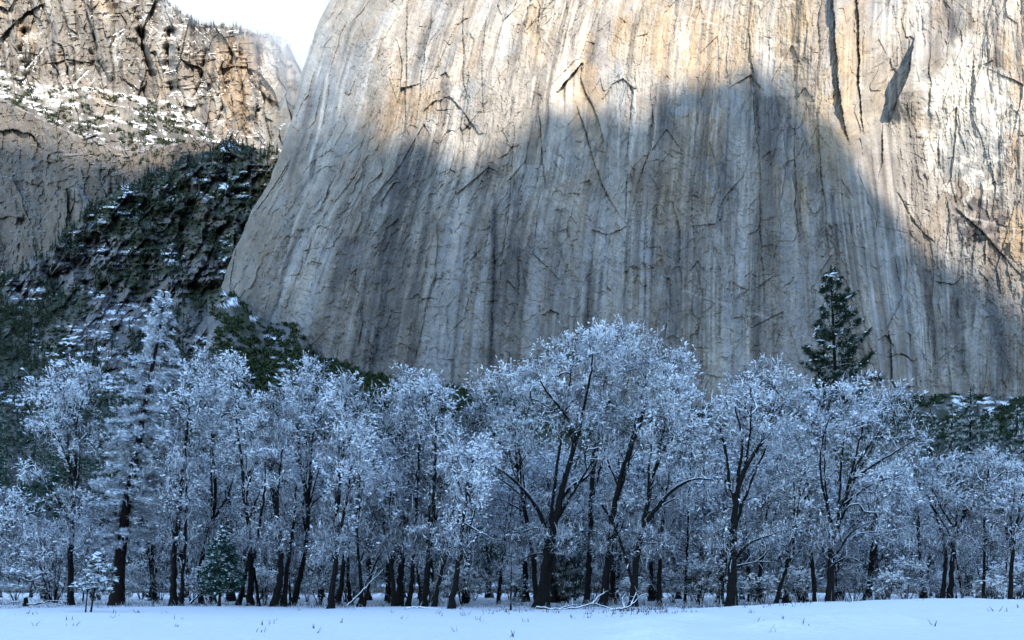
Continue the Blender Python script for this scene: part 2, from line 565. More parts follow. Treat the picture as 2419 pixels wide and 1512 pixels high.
    # thin pale dykes
    for ln in ([(1560, 30), (1700, 60), (1760, 100)], [(1620, 690), (1720, 720), (1840, 760)], [(2260, 510), (2320, 520), (2400, 545)], [(1820, 80), (1840, 100), (1900, 112)]):
        p = np.array(ln, float)
        yl = np.interp(X, p[:, 0], p[:, 1]) + 5 * fbm(X / 25, X * 0, 33, 3)
        k = np.exp(-((py - yl) / 2.2) ** 2) * (X > p[0, 0]) * (X < p[-1, 0])
        C = mixto(pale * 1.1, 0.6 * k, C)
    C *= ((0.86 - 0.18 * sst(180, 420, py) * (1 - 0.5 * sst(1950, 2250, X))) * (1 + 0.24 * fbm(X / 60, py / 60, 143, 3)) * (1 + 0.30 * fbm(X / 16, py / 20, 141, 5, 0.65)))[..., None]  # also darkens the rock below the shadow line, shade put into the colour

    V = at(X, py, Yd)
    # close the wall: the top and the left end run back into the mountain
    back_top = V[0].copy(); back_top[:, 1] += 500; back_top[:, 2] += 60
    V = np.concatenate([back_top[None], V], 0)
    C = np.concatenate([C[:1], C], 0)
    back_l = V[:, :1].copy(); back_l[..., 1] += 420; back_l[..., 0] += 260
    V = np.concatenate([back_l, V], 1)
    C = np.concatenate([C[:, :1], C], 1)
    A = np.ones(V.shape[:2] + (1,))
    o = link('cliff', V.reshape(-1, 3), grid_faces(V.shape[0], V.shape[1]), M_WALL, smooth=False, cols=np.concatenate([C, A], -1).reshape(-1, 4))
    tag(o, 'towering grey and tan granite wall with dark water streaks', 'cliff', kind='structure')


build_wall()

# ------------------------------------------------------------------ farther cliffs on the left
CRAG_TOP = [(-200, -140), (300, -90), (345, -12), (395, 4), (432, 34), (470, 56), (520, 62), (562, 60), (600, 76), (618, 84), (642, 80), (668, 92), (686, 108), (695, 150), (702, 205), (760, 260)]


def crag_base(X, py):
    lt = itp(X, [(-150, 140), (0, 165), (100, 200), (200, 205), (300, 220), (400, 240), (470, 285), (520, 330), (760, 420)])
    lb = itp(X, [(-150, 215), (0, 235), (100, 285), (200, 330), (300, 360), (400, 345), (470, 330), (520, 340), (760, 430)])
    t = np.clip((py - lt) / (lb - lt), 0, 1)
    ledge = 110 * sst(420, 560, X) * 0
    wid = (lb - lt) / 100
    Yb = 1330 - 105 * t * np.clip(wid, 0.15, 1.2)
    Yb = Yb + 0.07 * (400 - py)
    Yb = Yb + 90 * sst(560, 720, X) + 60 * sst(640, 720, X)
    return Yb, t


def build_crag():
    nr, nc = 470, 520
    xs = np.linspace(-170, 702, nc)
    f = np.linspace(0, 1, nr)
    X = np.repeat(xs[None, :], nr, 0)
    top = itp(X, CRAG_TOP) + 5 * fbm(X / 11, X * 0, 201, 3)
    py = top + (790 - top) * f[:, None]
    Yb, t = crag_base(X, py)
    up = 1 - sst(0.0, 1.0, t)
    wv = X - 0.12 * py + 12 * fbm(X / 60, py / 60, 211, 3)
    D = 26 * fbm(wv / 75, py / 420, 202, 3) * (0.45 + 0.55 * up)
    v, e, tl = cell(wv / 66, py / 150 + X / 200, 203, facet=1)
    D += ((v - 0.5) * 22 + 60 * tl) * (0.5 + 0.5 * up)
    rd = 1 - np.abs(fbm(wv / 48, py / 330, 205, 3))
    D += 16 * rd ** 8 * (0.35 + 0.65 * up)
    v, e, tl = cell(wv / 24, (py + 0.2 * X) / 48, 206, facet=1)
    D += ((v - 0.5) * 9 + tl * 26) * (0.5 + 0.5 * up)
    v, e, tl = cell((X + 8 * fbm(X / 20, py / 20, 219, 2)) / 10, py / 16, 207, facet=1)
    D += ((v - 0.5) * 3.0 + tl * 10) * (0.75 + 0.25 * up)
    D += 4 * fbm(X / 26, py / 22, 208, 5) + 1.6 * fbm(X / 7, py / 7, 209, 3)
    for ln, wp, d, st in (
            ([(404, 60), (398, 130), (404, 215)], 13, 38, 30),
            ([(325, 30), (338, 110), (362, 190)], 9, 30, 24),
            ([(62, 60), (52, 120), (70, 200)], 11, 34, 28),
            ([(215, 120), (235, 175)], 8, 24, 18),
            ([(488, 120), (478, 190), (455, 235)], 7, 26, 22),
            ([(608, 90), (612, 200), (590, 320)], 8, 20, -14),
            ([(545, 150), (525, 260), (505, 320)], 7, 20, 16),
            ([(60, 510), (48, 560), (42, 620)], 6, 14, 10),
            ([(265, 420), (262, 470)], 5, 10, 8),
            ([(445, 380), (436, 425)], 8, 18, 14),
            ([(330, 290), (335, 400)], 7, 16, 12)):
        D += crack(X, py, ln, wp, d, st, sw=70, seed=3)
    for ln, d, h in (
            ([(-20, 312), (30, 306), (75, 316), (100, 350)], 16, 26),
            ([(0, 90), (60, 30), (100, 10)], 18, 26),
            ([(60, 430), (95, 440)], 8, 16),
            ([(130, 428), (160, 424)], 6, 10),
            ([(520, 160), (580, 155), (600, 180)], 12, 20),
            ([(110, 150), (160, 140), (215, 150)], 8, 14),
            ([(-30, 520), (20, 512), (66, 520)], 9, 18)):
        D += below(X, py, ln, d, h, edge=10)
    # small broken snow ledges
    st = fbm(X / 34, py / 5 + X / 60, 221, 3)
    D -= 4 * sst(0.15, 0.5, st) * (0.3 + 0.7 * sst(0.05, 0.5, fbm(X / 90, py / 60, 223, 3)))
    Yd = Yb + 0.75 * D
    C = np.ones(X.shape + (3,)) * np.array([0.165, 0.144, 0.12])

    def mixto(c, f, C):
        f = np.clip(f, 0, 1)[..., None]
        return C * (1 - f) + np.array(c) * f
    C = mixto([0.27, 0.205, 0.14], 0.7 * sst(0.0, 0.5, fbm(X / 60, py / 80, 231, 4)) * up, C)
    C = mixto([0.29, 0.20, 0.125], 0.6 * blob(X, py, 580, 180, 80, 130, 0.6, 40, 7), C)
    C = mixto([0.30, 0.27, 0.23], 0.6 * sst(0.05, 0.45, fbm(X / 40, py / 120, 233, 4)), C)
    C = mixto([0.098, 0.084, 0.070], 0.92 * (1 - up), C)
    C = mixto([0.07, 0.07, 0.075], 0.6 * sst(0.12, 0.45, fbm(wv / 9, py / 160, 235, 4)), C)
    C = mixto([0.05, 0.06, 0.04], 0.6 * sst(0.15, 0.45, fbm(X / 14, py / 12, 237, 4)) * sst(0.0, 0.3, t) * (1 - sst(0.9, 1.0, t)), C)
    C *= ((1 + 0.32 * fbm(X / 14, py / 16, 241, 5, 0.65)) * (1 + 0.35 * fbm(wv / 20, py / 150, 243, 4)))[..., None]
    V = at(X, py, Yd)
    # a snowy shoulder runs back from the rim
    bt = V[0].copy(); bt[:, 1] += 260; bt[:, 2] += 30
    bt2 = V[0].copy(); bt2[:, 1] += 900; bt2[:, 2] += -100
    V = np.concatenate([bt2[None], bt[None], V], 0)
    C = np.concatenate([C[:1], C[:1], C], 0)
    br = V[:, -1:].copy(); br[..., 1] += 500; br[..., 0] += 40
    V = np.concatenate([V, br], 1)
    C = np.concatenate([C, C[:, -1:]], 1)
    A = np.ones(V.shape[:2] + (1,))
    tt = np.concatenate([t[:1], t[:1], t], 0); tt = np.concatenate([tt, tt[:, -1:]], 1)
    PX = np.concatenate([X[:1], X[:1], X], 0); PX = np.concatenate([PX, PX[:, -1:]], 1)
    PP = np.concatenate([py[:1], py[:1], py], 0); PP = np.concatenate([PP, PP[:, -1:]], 1)
    led = sst(0.0, 0.1, tt) * (1 - sst(0.9, 1.0, tt))
    A[..., 0] = 1 - led * (1 - sst(0.10, 0.26, fbm(PX / 26 + PP / 60, PP / 6 - PX / 40, 251, 4, 0.6)))
    A[..., 0] *= np.where((tt > 0.02) & (tt < 0.9), 1, np.where(tt >= 0.9, 0.12, np.where(PP < 20 + itp(PX, CRAG_TOP), 1.0, 0.85 * sst(-0.1, 0.25, fbm(PX / 40, PP / 40, 255, 3)))))
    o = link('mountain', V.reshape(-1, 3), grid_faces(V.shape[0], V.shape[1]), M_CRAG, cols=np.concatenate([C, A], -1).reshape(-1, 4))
    tag(o, 'broken orange and grey crags with snow on their ledges', 'mountain', kind='structure')
    return X, py, Yd, t


CR_X, CR_Y, CR_D, CR_T = build_crag()

# ------------------------------------------------------------------ wooded gully slope and talus apron
GULLY_TOP = [(-200, 700), (0, 655), (50, 640), (75, 604), (110, 600), (150, 548), (180, 530), (215, 482), (250, 474), (285, 440), (330, 432), (362, 394), (400, 398), (440, 364), (490, 358), (530, 332), (570, 340), (610, 354), (640, 345), (740, 370)]
APRON_TOP = [(480, 700), (520, 682), (560, 694), (590, 738), (640, 762), (700, 772), (726, 805), (742, 842), (800, 852), (870, 880), (960, 905), (1090, 918), (1200, 930), (1500, 960), (1900, 965), (2170, 938), (2250, 930), (2420, 940), (2640, 945)]


def gully_depth(X, py):
    return itp(py, [(300, 1210), (340, 1180), (680, 1000), (850, 760), (1100, 370), (1200, 270), (1385, 168)])


def apron_depth(X, py):
    t = itp(X, APRON_TOP)
    yt = wall_base(X, t) + 6
    f = np.clip((py - t) / (1140 - t), 0, 1)
    d = 1 / ((1 - f) / yt + f / 320)
    g = np.clip((py - 1140) / 245, 0, 1)
    return np.where(py > 1140, 1 / ((1 - g) / 320 + g / 165), d)


def slope_relief(X, py, Y, rock):
    s = Y / 900
    w1 = X + 10 * fbm(X / 30, py / 30, 300, 3)
    D = 34 * fbm(X / 70, py / 60, 301, 4) + 9 * fbm(X / 18, py / 15, 303, 4)
    v, e, tl = cell((w1 + 0.35 * py) / 34, (py - 0.35 * X) / 52, 304, facet=1)
    D += (v - 0.5) * 16 + tl * 34
    v, e, tl = cell((w1 + 0.3 * py) / 13, py / 15, 306, facet=1)
    D += (v - 0.5) * 7 + tl * 12
    D -= 7 * sst(0.05, 0.5, fbm(w1 / 40, py / 6, 308, 3))
    dg = X + 0.75 * py
    v, e, tl = cell(dg / 26, (py - 0.6 * X) / 110, 305, facet=1)
    D += rock * ((v - 0.5) * 14 + 30 * tl)
    D += 2.5 * fbm(X / 6, py / 6, 307, 3)
    return D * s


def rock_mask(X, py):
    m = np.zeros(X.shape)
    for cx, cy, rx, ry in ((250, 790, 95, 75), (290, 740, 70, 70), (470, 790, 62, 66), (120, 640, 110, 50), (60, 690, 80, 30),
                           (680, 800, 60, 40), (400, 690, 60, 45), (480, 640, 40, 40), (240, 600, 60, 40), (560, 810, 50, 25)):
        m = np.maximum(m, blob(X, py, cx, cy, rx, ry, 0.55, 36, int(cx)))
    return m


def slope_cols(X, py, rock):
    C = np.ones(X.shape + (3,)) * np.array([0.035, 0.04, 0.025])
    g = sst(-0.1, 0.4, fbm(X / 20, py / 16, 311, 4))[..., None]
    C = C * (1 - g) + np.array([0.11, 0.10, 0.088]) * g
    r = np.clip(rock, 0, 1)[..., None]
    rc = np.array([0.12, 0.112, 0.105]) * (1 + 0.5 * fbm((X + 0.75 * py) / 8, (py - 0.6 * X) / 60, 313, 4))[..., None]
    C = C * (1 - r) + rc * r
    f = sst(1372, 1384, py)[..., None]
    return C * (1 - f) + np.array(SNOW) * f


def build_slope(name, tops, x0, x1, ybot, dfun, nr, nc, label):
    xs = np.linspace(x0, x1, nc)
    f = np.linspace(0, 1, nr)
    X = np.repeat(xs[None, :], nr, 0)
    top = itp(X, tops) + 20 * fbm(X / 30, X * 0, 320, 6, 0.65)
    py = top + (ybot - top) * f[:, None]
    rock = rock_mask(X, py) * (py < 900)
    Y = dfun(X, py)
    Y = Y + slope_relief(X, py, Y, rock) * sst(0.0, 0.03, f)[:, None]
    C = slope_cols(X, py, rock)
    V = at(X, py, Y)
    b = V[0].copy(); b[:, 1] += 200; b[:, 2] -= 20
    V = np.concatenate([b[None], V], 0)
    C = np.concatenate([C[:1], C], 0)
    # alpha steers how much snow lies: flecks only
    P = np.concatenate([py[:1], py], 0); XX = np.concatenate([X[:1], X], 0)
    A = 0.8 * sst(-0.05, 0.25, fbm(XX / 60, P / 50, 331, 4)) * sst(0.05, 0.25, fbm(XX / 24, P / 5, 333, 3))
    A *= (P < 1000)
    o = link(name, V.reshape(-1, 3), grid_faces(V.shape[0], V.shape[1]), M_SLOPE, cols=np.concatenate([C, A[..., None]], -1).reshape(-1, 4))
    tag(o, label, 'slope', kind='structure')


build_slope('hillside', GULLY_TOP, -190, 700, 1385, gully_depth, 330, 300, 'dark scrubby gully slope with ribs of grey rock and flecks of snow')
build_slope('talus_slope', APRON_TOP, 490, 2630, 1385, apron_depth, 150, 520, 'dark brushy apron along the foot of the granite wall')

# ------------------------------------------------------------------ mountain across the valley (behind the camera): its shadow lies over the meadow and the lower wall
SHADE = [(-150, 318), (0, 320), (110, 345), (180, 372), (250, 392), (330, 400), (420, 402), (520, 396), (600, 392), (660, 335), (700, 295), (760, 320), (850, 310), (900, 345), (950, 352), (1000, 315),
         (1060, 345), (1110, 375), (1160, 362), (1200, 335), (1250, 300), (1290, 255), (1330, 268), (1380, 262), (1440, 262), (1490, 285), (1520, 290), (1545, 240), (1575, 205), (1640, 192), (1700, 170), (1780, 164),
         (1860, 182), (1900, 222), (1945, 280), (1985, 335), (2050, 425), (2130, 520), (2200, 585), (2280, 635), (2350, 680), (2418, 725), (2600, 830)]


def build_ridge():
    p = np.array(SHADE, float)
    xs = np.linspace(-150, 2600, 260)
    ys = np.interp(xs, p[:, 0], p[:, 1])
    Yw = np.where(xs < 690, crag_base(xs, ys)[0], wall_base(xs, ys))
    W = at(xs, ys, Yw)
    hd = SUN[:2] / np.linalg.norm(SUN[:2])          # horizontal direction to the sun
    la = np.array([-hd[1], hd[0]])                  # lateral axis
    Dm = 2700.0
    s = (Dm - W[:, :2] @ hd) / np.linalg.norm(SUN[:2])
    Rp = W + s[:, None] * SUN
    lat = Rp[:, :2] @ la
    k = np.argsort(lat)
    gl = np.linspace(lat.min() - 900, lat.max() + 900, 900)
    gz = np.interp(gl, lat[k], Rp[k, 2])
    gz = gz + 15 * fbm(gl / 55, gl * 0, 405, 4, 0.6)
    gz = gz - 0.35 * np.maximum(lat.min() - gl, 0) - 0.35 * np.maximum(gl - lat.max(), 0)
    rows = []
    for off, fz in ((-900, 0.0), (-600, 0.35), (-300, 0.68), (0, 1.0), (350, 0.72), (800, 0.3), (1300, -0.01)):
        d = Dm - off
        dd = d + (0 if fz == 1 else 1) * 90 * fbm(gl / 200, gl * 0 + off, 401, 3)
        rows.append(np.stack([gl * la[0] + dd * hd[0], gl * la[1] + dd * hd[1], gz * fz * (1 if fz == 1 else 1 + 0.1 * fbm(gl / 150, gl * 0 + off, 403, 3))], -1))
    V = np.stack(rows, 0)
    C = np.ones(V.shape[:2] + (4,)) * np.array([0.16, 0.15, 0.14, 1])
    o = link('opposite_mountain', V.reshape(-1, 3), grid_faces(V.shape[0], V.shape[1]), M_CRAG, cols=C.reshape(-1, 4))
    tag(o, 'rocky mountain across the valley whose shadow covers the meadow', 'mountain', kind='structure')


build_ridge()

# ------------------------------------------------------------------ snowy meadow
def ground_z(x, y):
    x = np.asarray(x, float); y = np.asarray(y, float)
    near = np.exp(-(np.maximum(y - 62, 0) / 30) ** 2)
    z = 0.20 * fbm(x / 8, y / 7, 501, 4) * near
    z = z + 0.72 * sst(3, 26, x) * sst(22, 42, y) * (1 - sst(44, 58, y))
    z = z + 0.10 * sst(-4, 4, x) * sst(20, 36, y) * (1 - sst(44, 54, y))
    for bx, by, r, h in ((9.6, 27, 1.5, 0.36), (12.6, 29, 1.8, 0.46), (5.4, 30, 1.4, 0.3), (4.6, 24.0, 1.3, 0.36), (14.8, 30, 1.3, 0.36), (8.0, 33, 1.5, 0.25), (-9, 24, 3, 0.16), (-3.5, 26, 2, 0.12)):
        z = z + h * np.exp(-((x - bx) ** 2 + ((y - by) * 1.1) ** 2) / r ** 2)
    z = z + 0.07 * fbm(x / 1.3, y / 1.6, 505, 4) * near * (0.25 + 0.75 * sst(-2, 6, x) * sst(30, 36, y))
    z = z - 0.06 * (1 - sst(-20, -10, x)) * 0
    return z


def build_ground():
    ys = np.concatenate([np.linspace(-4000, -60, 14), np.linspace(-40, 14, 12), np.linspace(16, 75, 260), np.linspace(77, 160, 60), np.linspace(200, 5000, 14)])
    xs = np.concatenate([np.linspace(-5000, -160, 12), np.linspace(-140, -42, 20), np.linspace(-40, 40, 400), np.linspace(42, 140, 20), np.linspace(160, 5000, 12)])
    X, Y = np.meshgrid(xs, ys)
    V = np.stack([X, Y, ground_z(X, Y)], -1)
    m, t, b = mat('snow')
    geo = nd(t, 'ShaderNodeNewGeometry')
    n1 = nd(t, 'ShaderNodeTexNoise', Scale=3.0, Detail=8.0)
    t.links.new(geo.outputs['Position'], n1.inputs['Vector'])
    c = mixc(t, n1.outputs['Fac'], (0.68, 0.66, 0.655), (0.80, 0.78, 0.77))
    t.links.new(c, b.inputs['Base Color'])
    b.inputs['Roughness'].default_value = 0.7
    bp = nd(t, 'ShaderNodeBump', Strength=0.6, Distance=0.14)
    t.links.new(n1.outputs['Fac'], bp.inputs['Height'])
    t.links.new(bp.outputs[0], b.inputs['Normal'])
    o = link('ground', V.reshape(-1, 3), grid_faces(*X.shape)[:, ::-1].copy(), m, smooth=True)
    tag(o, 'snow covered meadow with soft mounds', 'ground', kind='structure')


build_ground()
print('terrain', round(time.time() - T0, 1))
# ------------------------------------------------------------------ plant materials
def bark_material(name, a, b_, snow_lo, snow_hi):
    m, t, b = mat(name)
    geo = nd(t, 'ShaderNodeNewGeometry')
    n1 = nd(t, 'ShaderNodeTexNoise', Scale=7.0, Detail=5.0)
    t.links.new(geo.outputs['Position'], n1.inputs['Vector'])
    c = mixc(t, ramp(t, n1.outputs['Fac'], 0.35, 0.65), a, b_)
    sp = nd(t, 'ShaderNodeSeparateXYZ')
    t.links.new(geo.outputs['Normal'], sp.inputs[0])
    n2 = nd(t, 'ShaderNodeTexNoise', Scale=2.2, Detail=4.0)
    t.links.new(geo.outputs['Position'], n2.inputs['Vector'])
    s = math_(t, 'ADD', sp.outputs['Z'], math_(t, 'MULTIPLY', math_(t, 'SUBTRACT', n2.outputs['Fac'], 0.5), 0.9))
    c = mixc(t, ramp(t, s, snow_lo, snow_hi), c, SNOW)
    t.links.new(c, b.inputs['Base Color'])
    return m


def spray_material(name, under, snow_cover, scale=1.3, rime=0.0):
    """thin twigs or needles: snow on the upper side, bare underneath and where it has fallen off"""
    m, t, b = mat(name)
    geo = nd(t, 'ShaderNodeNewGeometry')
    n2 = nd(t, 'ShaderNodeTexNoise', Scale=scale, Detail=4.0)
    t.links.new(geo.outputs['Position'], n2.inputs['Vector'])
    f = ramp(t, n2.outputs['Fac'], 0.62 - 0.4 * snow_cover, 0.70 - 0.4 * snow_cover)
    f = math_(t, 'MULTIPLY', f, math_(t, 'SUBTRACT', 1.0, math_(t, 'MULTIPLY', geo.outputs['Backfacing'], 1.0 - rime)))
    c = mixc(t, f, under, SNOW)
    t.links.new(c, b.inputs['Base Color'])
    return m


M_BARK = bark_material('dark_bark', (0.004, 0.0035, 0.003), (0.014, 0.011, 0.009), 0.56, 0.72)
M_BARK_RED = bark_material('pine_bark', (0.005, 0.004, 0.0035), (0.022, 0.012, 0.009), 0.50, 0.70)
M_LIMB = bark_material('snowy_branch', (0.007, 0.006, 0.005), (0.018, 0.015, 0.013), 0.05, 0.35)
M_TWIG = spray_material('snowy_twig', (0.008, 0.008, 0.008), 0.56, 0.85, 0.15)
M_TWIG_DIM = spray_material('dimmed_twig', (0.009, 0.009, 0.010), 0.50, 0.7, 0.10)  # less snow than the front twigs, painting in the grove's deeper shade
M_CLUMP, _t, _b = mat('clinging_snow')
_b.inputs['Base Color'].default_value = (*SNOW, 1)
M_NEEDLE = spray_material('pine_needles', (0.020, 0.036, 0.018), 0.16)
M_NEEDLE_SNOWY = spray_material('snowy_needles', (0.016, 0.038, 0.024), 0.58)
M_NEEDLE_WHITE = spray_material('frosted_needles', (0.02, 0.027, 0.025), 0.56, 1.2, 0.45)
M_FIR = spray_material('fir_needles', (0.024, 0.070, 0.046), 0.26, 2.0)
M_LEAF = spray_material('scrub_leaves', (0.030, 0.044, 0.016), -0.35, 0.05)


M_LEAF_SNOWY = spray_material('snowy_scrub_leaves', (0.026, 0.040, 0.018), 0.02, 0.12)


class Buf:
    def __init__(self):
        self.v = []; self.q = []; self.t = []; self.qm = []; self.tm = []; self.n = 0

    def add(self, v, q=None, t=None, m=0):
        v = v.reshape(-1, 3)
        self.v.append(v)
        if q is not None and len(q):
            self.q.append(q + self.n); self.qm.append(np.full(len(q), m))
        if t is not None and len(t):
            self.t.append(t + self.n); self.tm.append(np.full(len(t), m))
        self.n += len(v)

    def build(self, name, mats, parent=None, smooth=False, origin=None):
        v = np.concatenate(self.v)
        if origin is not None:
            v = v - np.asarray(origin)
        fs, ms = [], []
        if self.q:
            fs.append(np.concatenate(self.q)); ms += self.qm
        if self.t:
            fs.append(np.concatenate(self.t)); ms += self.tm
        return link(name, v, fs, mats, parent, np.concatenate(ms), smooth)


def unit(v):
    return v / np.maximum(np.linalg.norm(v, axis=-1, keepdims=True), 1e-9)


def tube(buf, P, r, sides, m=0, rough=0.0, cap=True):
    n = len(P)
    T = unit(np.gradient(P, axis=0))
    ref = np.array([0.3, 1.0, 0.2]) if abs(T[:, 1]).mean() < 0.8 else np.array([1.0, 0.1, 0.2])
    A = unit(np.cross(T, ref)); B = np.cross(T, A)
    th = np.arange(sides) * 2 * math.pi / sides
    rr = np.repeat(np.asarray(r)[:, None], sides, 1)
    if rough:
        rr = rr * (1 + rough * rng.uniform(-1, 1, (n, sides)))
    V = P[:, None] + rr[..., None] * (A[:, None] * np.cos(th)[None, :, None] + B[:, None] * np.sin(th)[None, :, None])
    i = (np.arange(n - 1) * sides)[:, None] + np.arange(sides)[None]
    j = (np.arange(n - 1) * sides)[:, None] + (np.arange(sides) + 1)[None] % sides
    buf.add(V, q=np.stack([i, j, j + sides, i + sides], -1).reshape(-1, 4), m=m)


def sprays(buf, A, B, wid, m=0, taper=0.35, bend=0.0):
    """many thin gabled slivers from A to B, the ridge upward"""
    n = len(A)
    if n == 0:
        return
    d = unit(B - A)
    s = np.cross(d, np.array([0, 0, 1.0])) + rng.normal(0, 0.12, (n, 3))
    s = unit(s); up = unit(np.cross(s, d))
    up = np.where(up[:, 2:3] < 0, -up, up)
    s = np.cross(d, up)
    wid = np.broadcast_to(np.asarray(wid, float), (n,))[:, None]
    M = (A + B) / 2 + np.array([0, 0, 1.0]) * (bend * np.linalg.norm(B - A, axis=1, keepdims=True))
    rows = []
    for P, k in ((A, 1.0), (M, 0.9), (B, taper)):
        rows += [P - s * wid * k - up * wid * k * 0.5, P + up * wid * k * 0.5, P + s * wid * k - up * wid * k * 0.5]
    V = np.stack(rows, 1)
    b = (np.arange(n) * 9)[:, None]
    q = np.concatenate([b + np.array(f) for f in ([0, 1, 4, 3], [1, 2, 5, 4], [3, 4, 7, 6], [4, 5, 8, 7])], 0)
    # make the outside face upward
    buf.add(V, q=q[:, ::-1].copy(), m=m)


_OCT = np.array([[1, 0, 0], [-1, 0, 0], [0, 1, 0], [0, -1, 0], [0, 0, 1], [0, 0, -0.7]], float)
_OCF = np.array([[0, 2, 4], [2, 1, 4], [1, 3, 4], [3, 0, 4], [2, 0, 5], [1, 2, 5], [3, 1, 5], [0, 3, 5]])


def clumps(buf, P, size, m=0, flat=0.55, along=None):
    """small lumps of lying snow, drawn out along the twig that carries them"""
    n = len(P)
    if n == 0:
        return
    size = np.broadcast_to(np.asarray(size, float), (n,))
    if along is None:
        a = rng.uniform(0, 2 * math.pi, n)
        along = np.stack([np.cos(a), np.sin(a), rng.uniform(-0.4, 0.4, n)], 1)
    e1 = unit(along); e2 = unit(np.cross(e1, np.array([0, 0, 1.0])) + rng.normal(0, 0.05, (n, 3))); e3 = np.cross(e1, e2)
    e3 = np.where(e3[:, 2:3] < 0, -e3, e3)
    q = _OCT[None] * rng.uniform(0.7, 1.25, (n, 6, 1))
    q = q * np.stack([size * rng.uniform(0.9, 2.0, n), size * rng.uniform(0.45, 0.8, n), size * flat * rng.uniform(0.7, 1.3, n)], 1)[:, None]
    V = q[..., :1] * e1[:, None] + q[..., 1:2] * e2[:, None] + q[..., 2:] * e3[:, None] + P[:, None]
    t = ((np.arange(n) * 6)[:, None, None] + _OCF[None]).reshape(-1, 3)
    buf.add(V, t=np.concatenate([t, ]), m=m)


def resample(P, step):
    P = np.asarray(P, float)
    # smooth through the given points
    n = len(P)
    if n > 2:
        t = np.arange(n); tt = np.linspace(0, n - 1, (n - 1) * 6 + 1)
        Q = np.stack([np.interp(tt, t, P[:, k]) for k in range(3)], 1)
        for _ in range(5):
            Q[1:-1] = 0.25 * Q[:-2] + 0.5 * Q[1:-1] + 0.25 * Q[2:]
        P = Q
    L_ = np.concatenate([[0], np.cumsum(np.linalg.norm(np.diff(P, axis=0), axis=1))])
    m = max(3, int(L_[-1] / step) + 1)
    tt = np.linspace(0, L_[-1], m)
    return np.stack([np.interp(tt, L_, P[:, k]) for k in range(3)], 1)


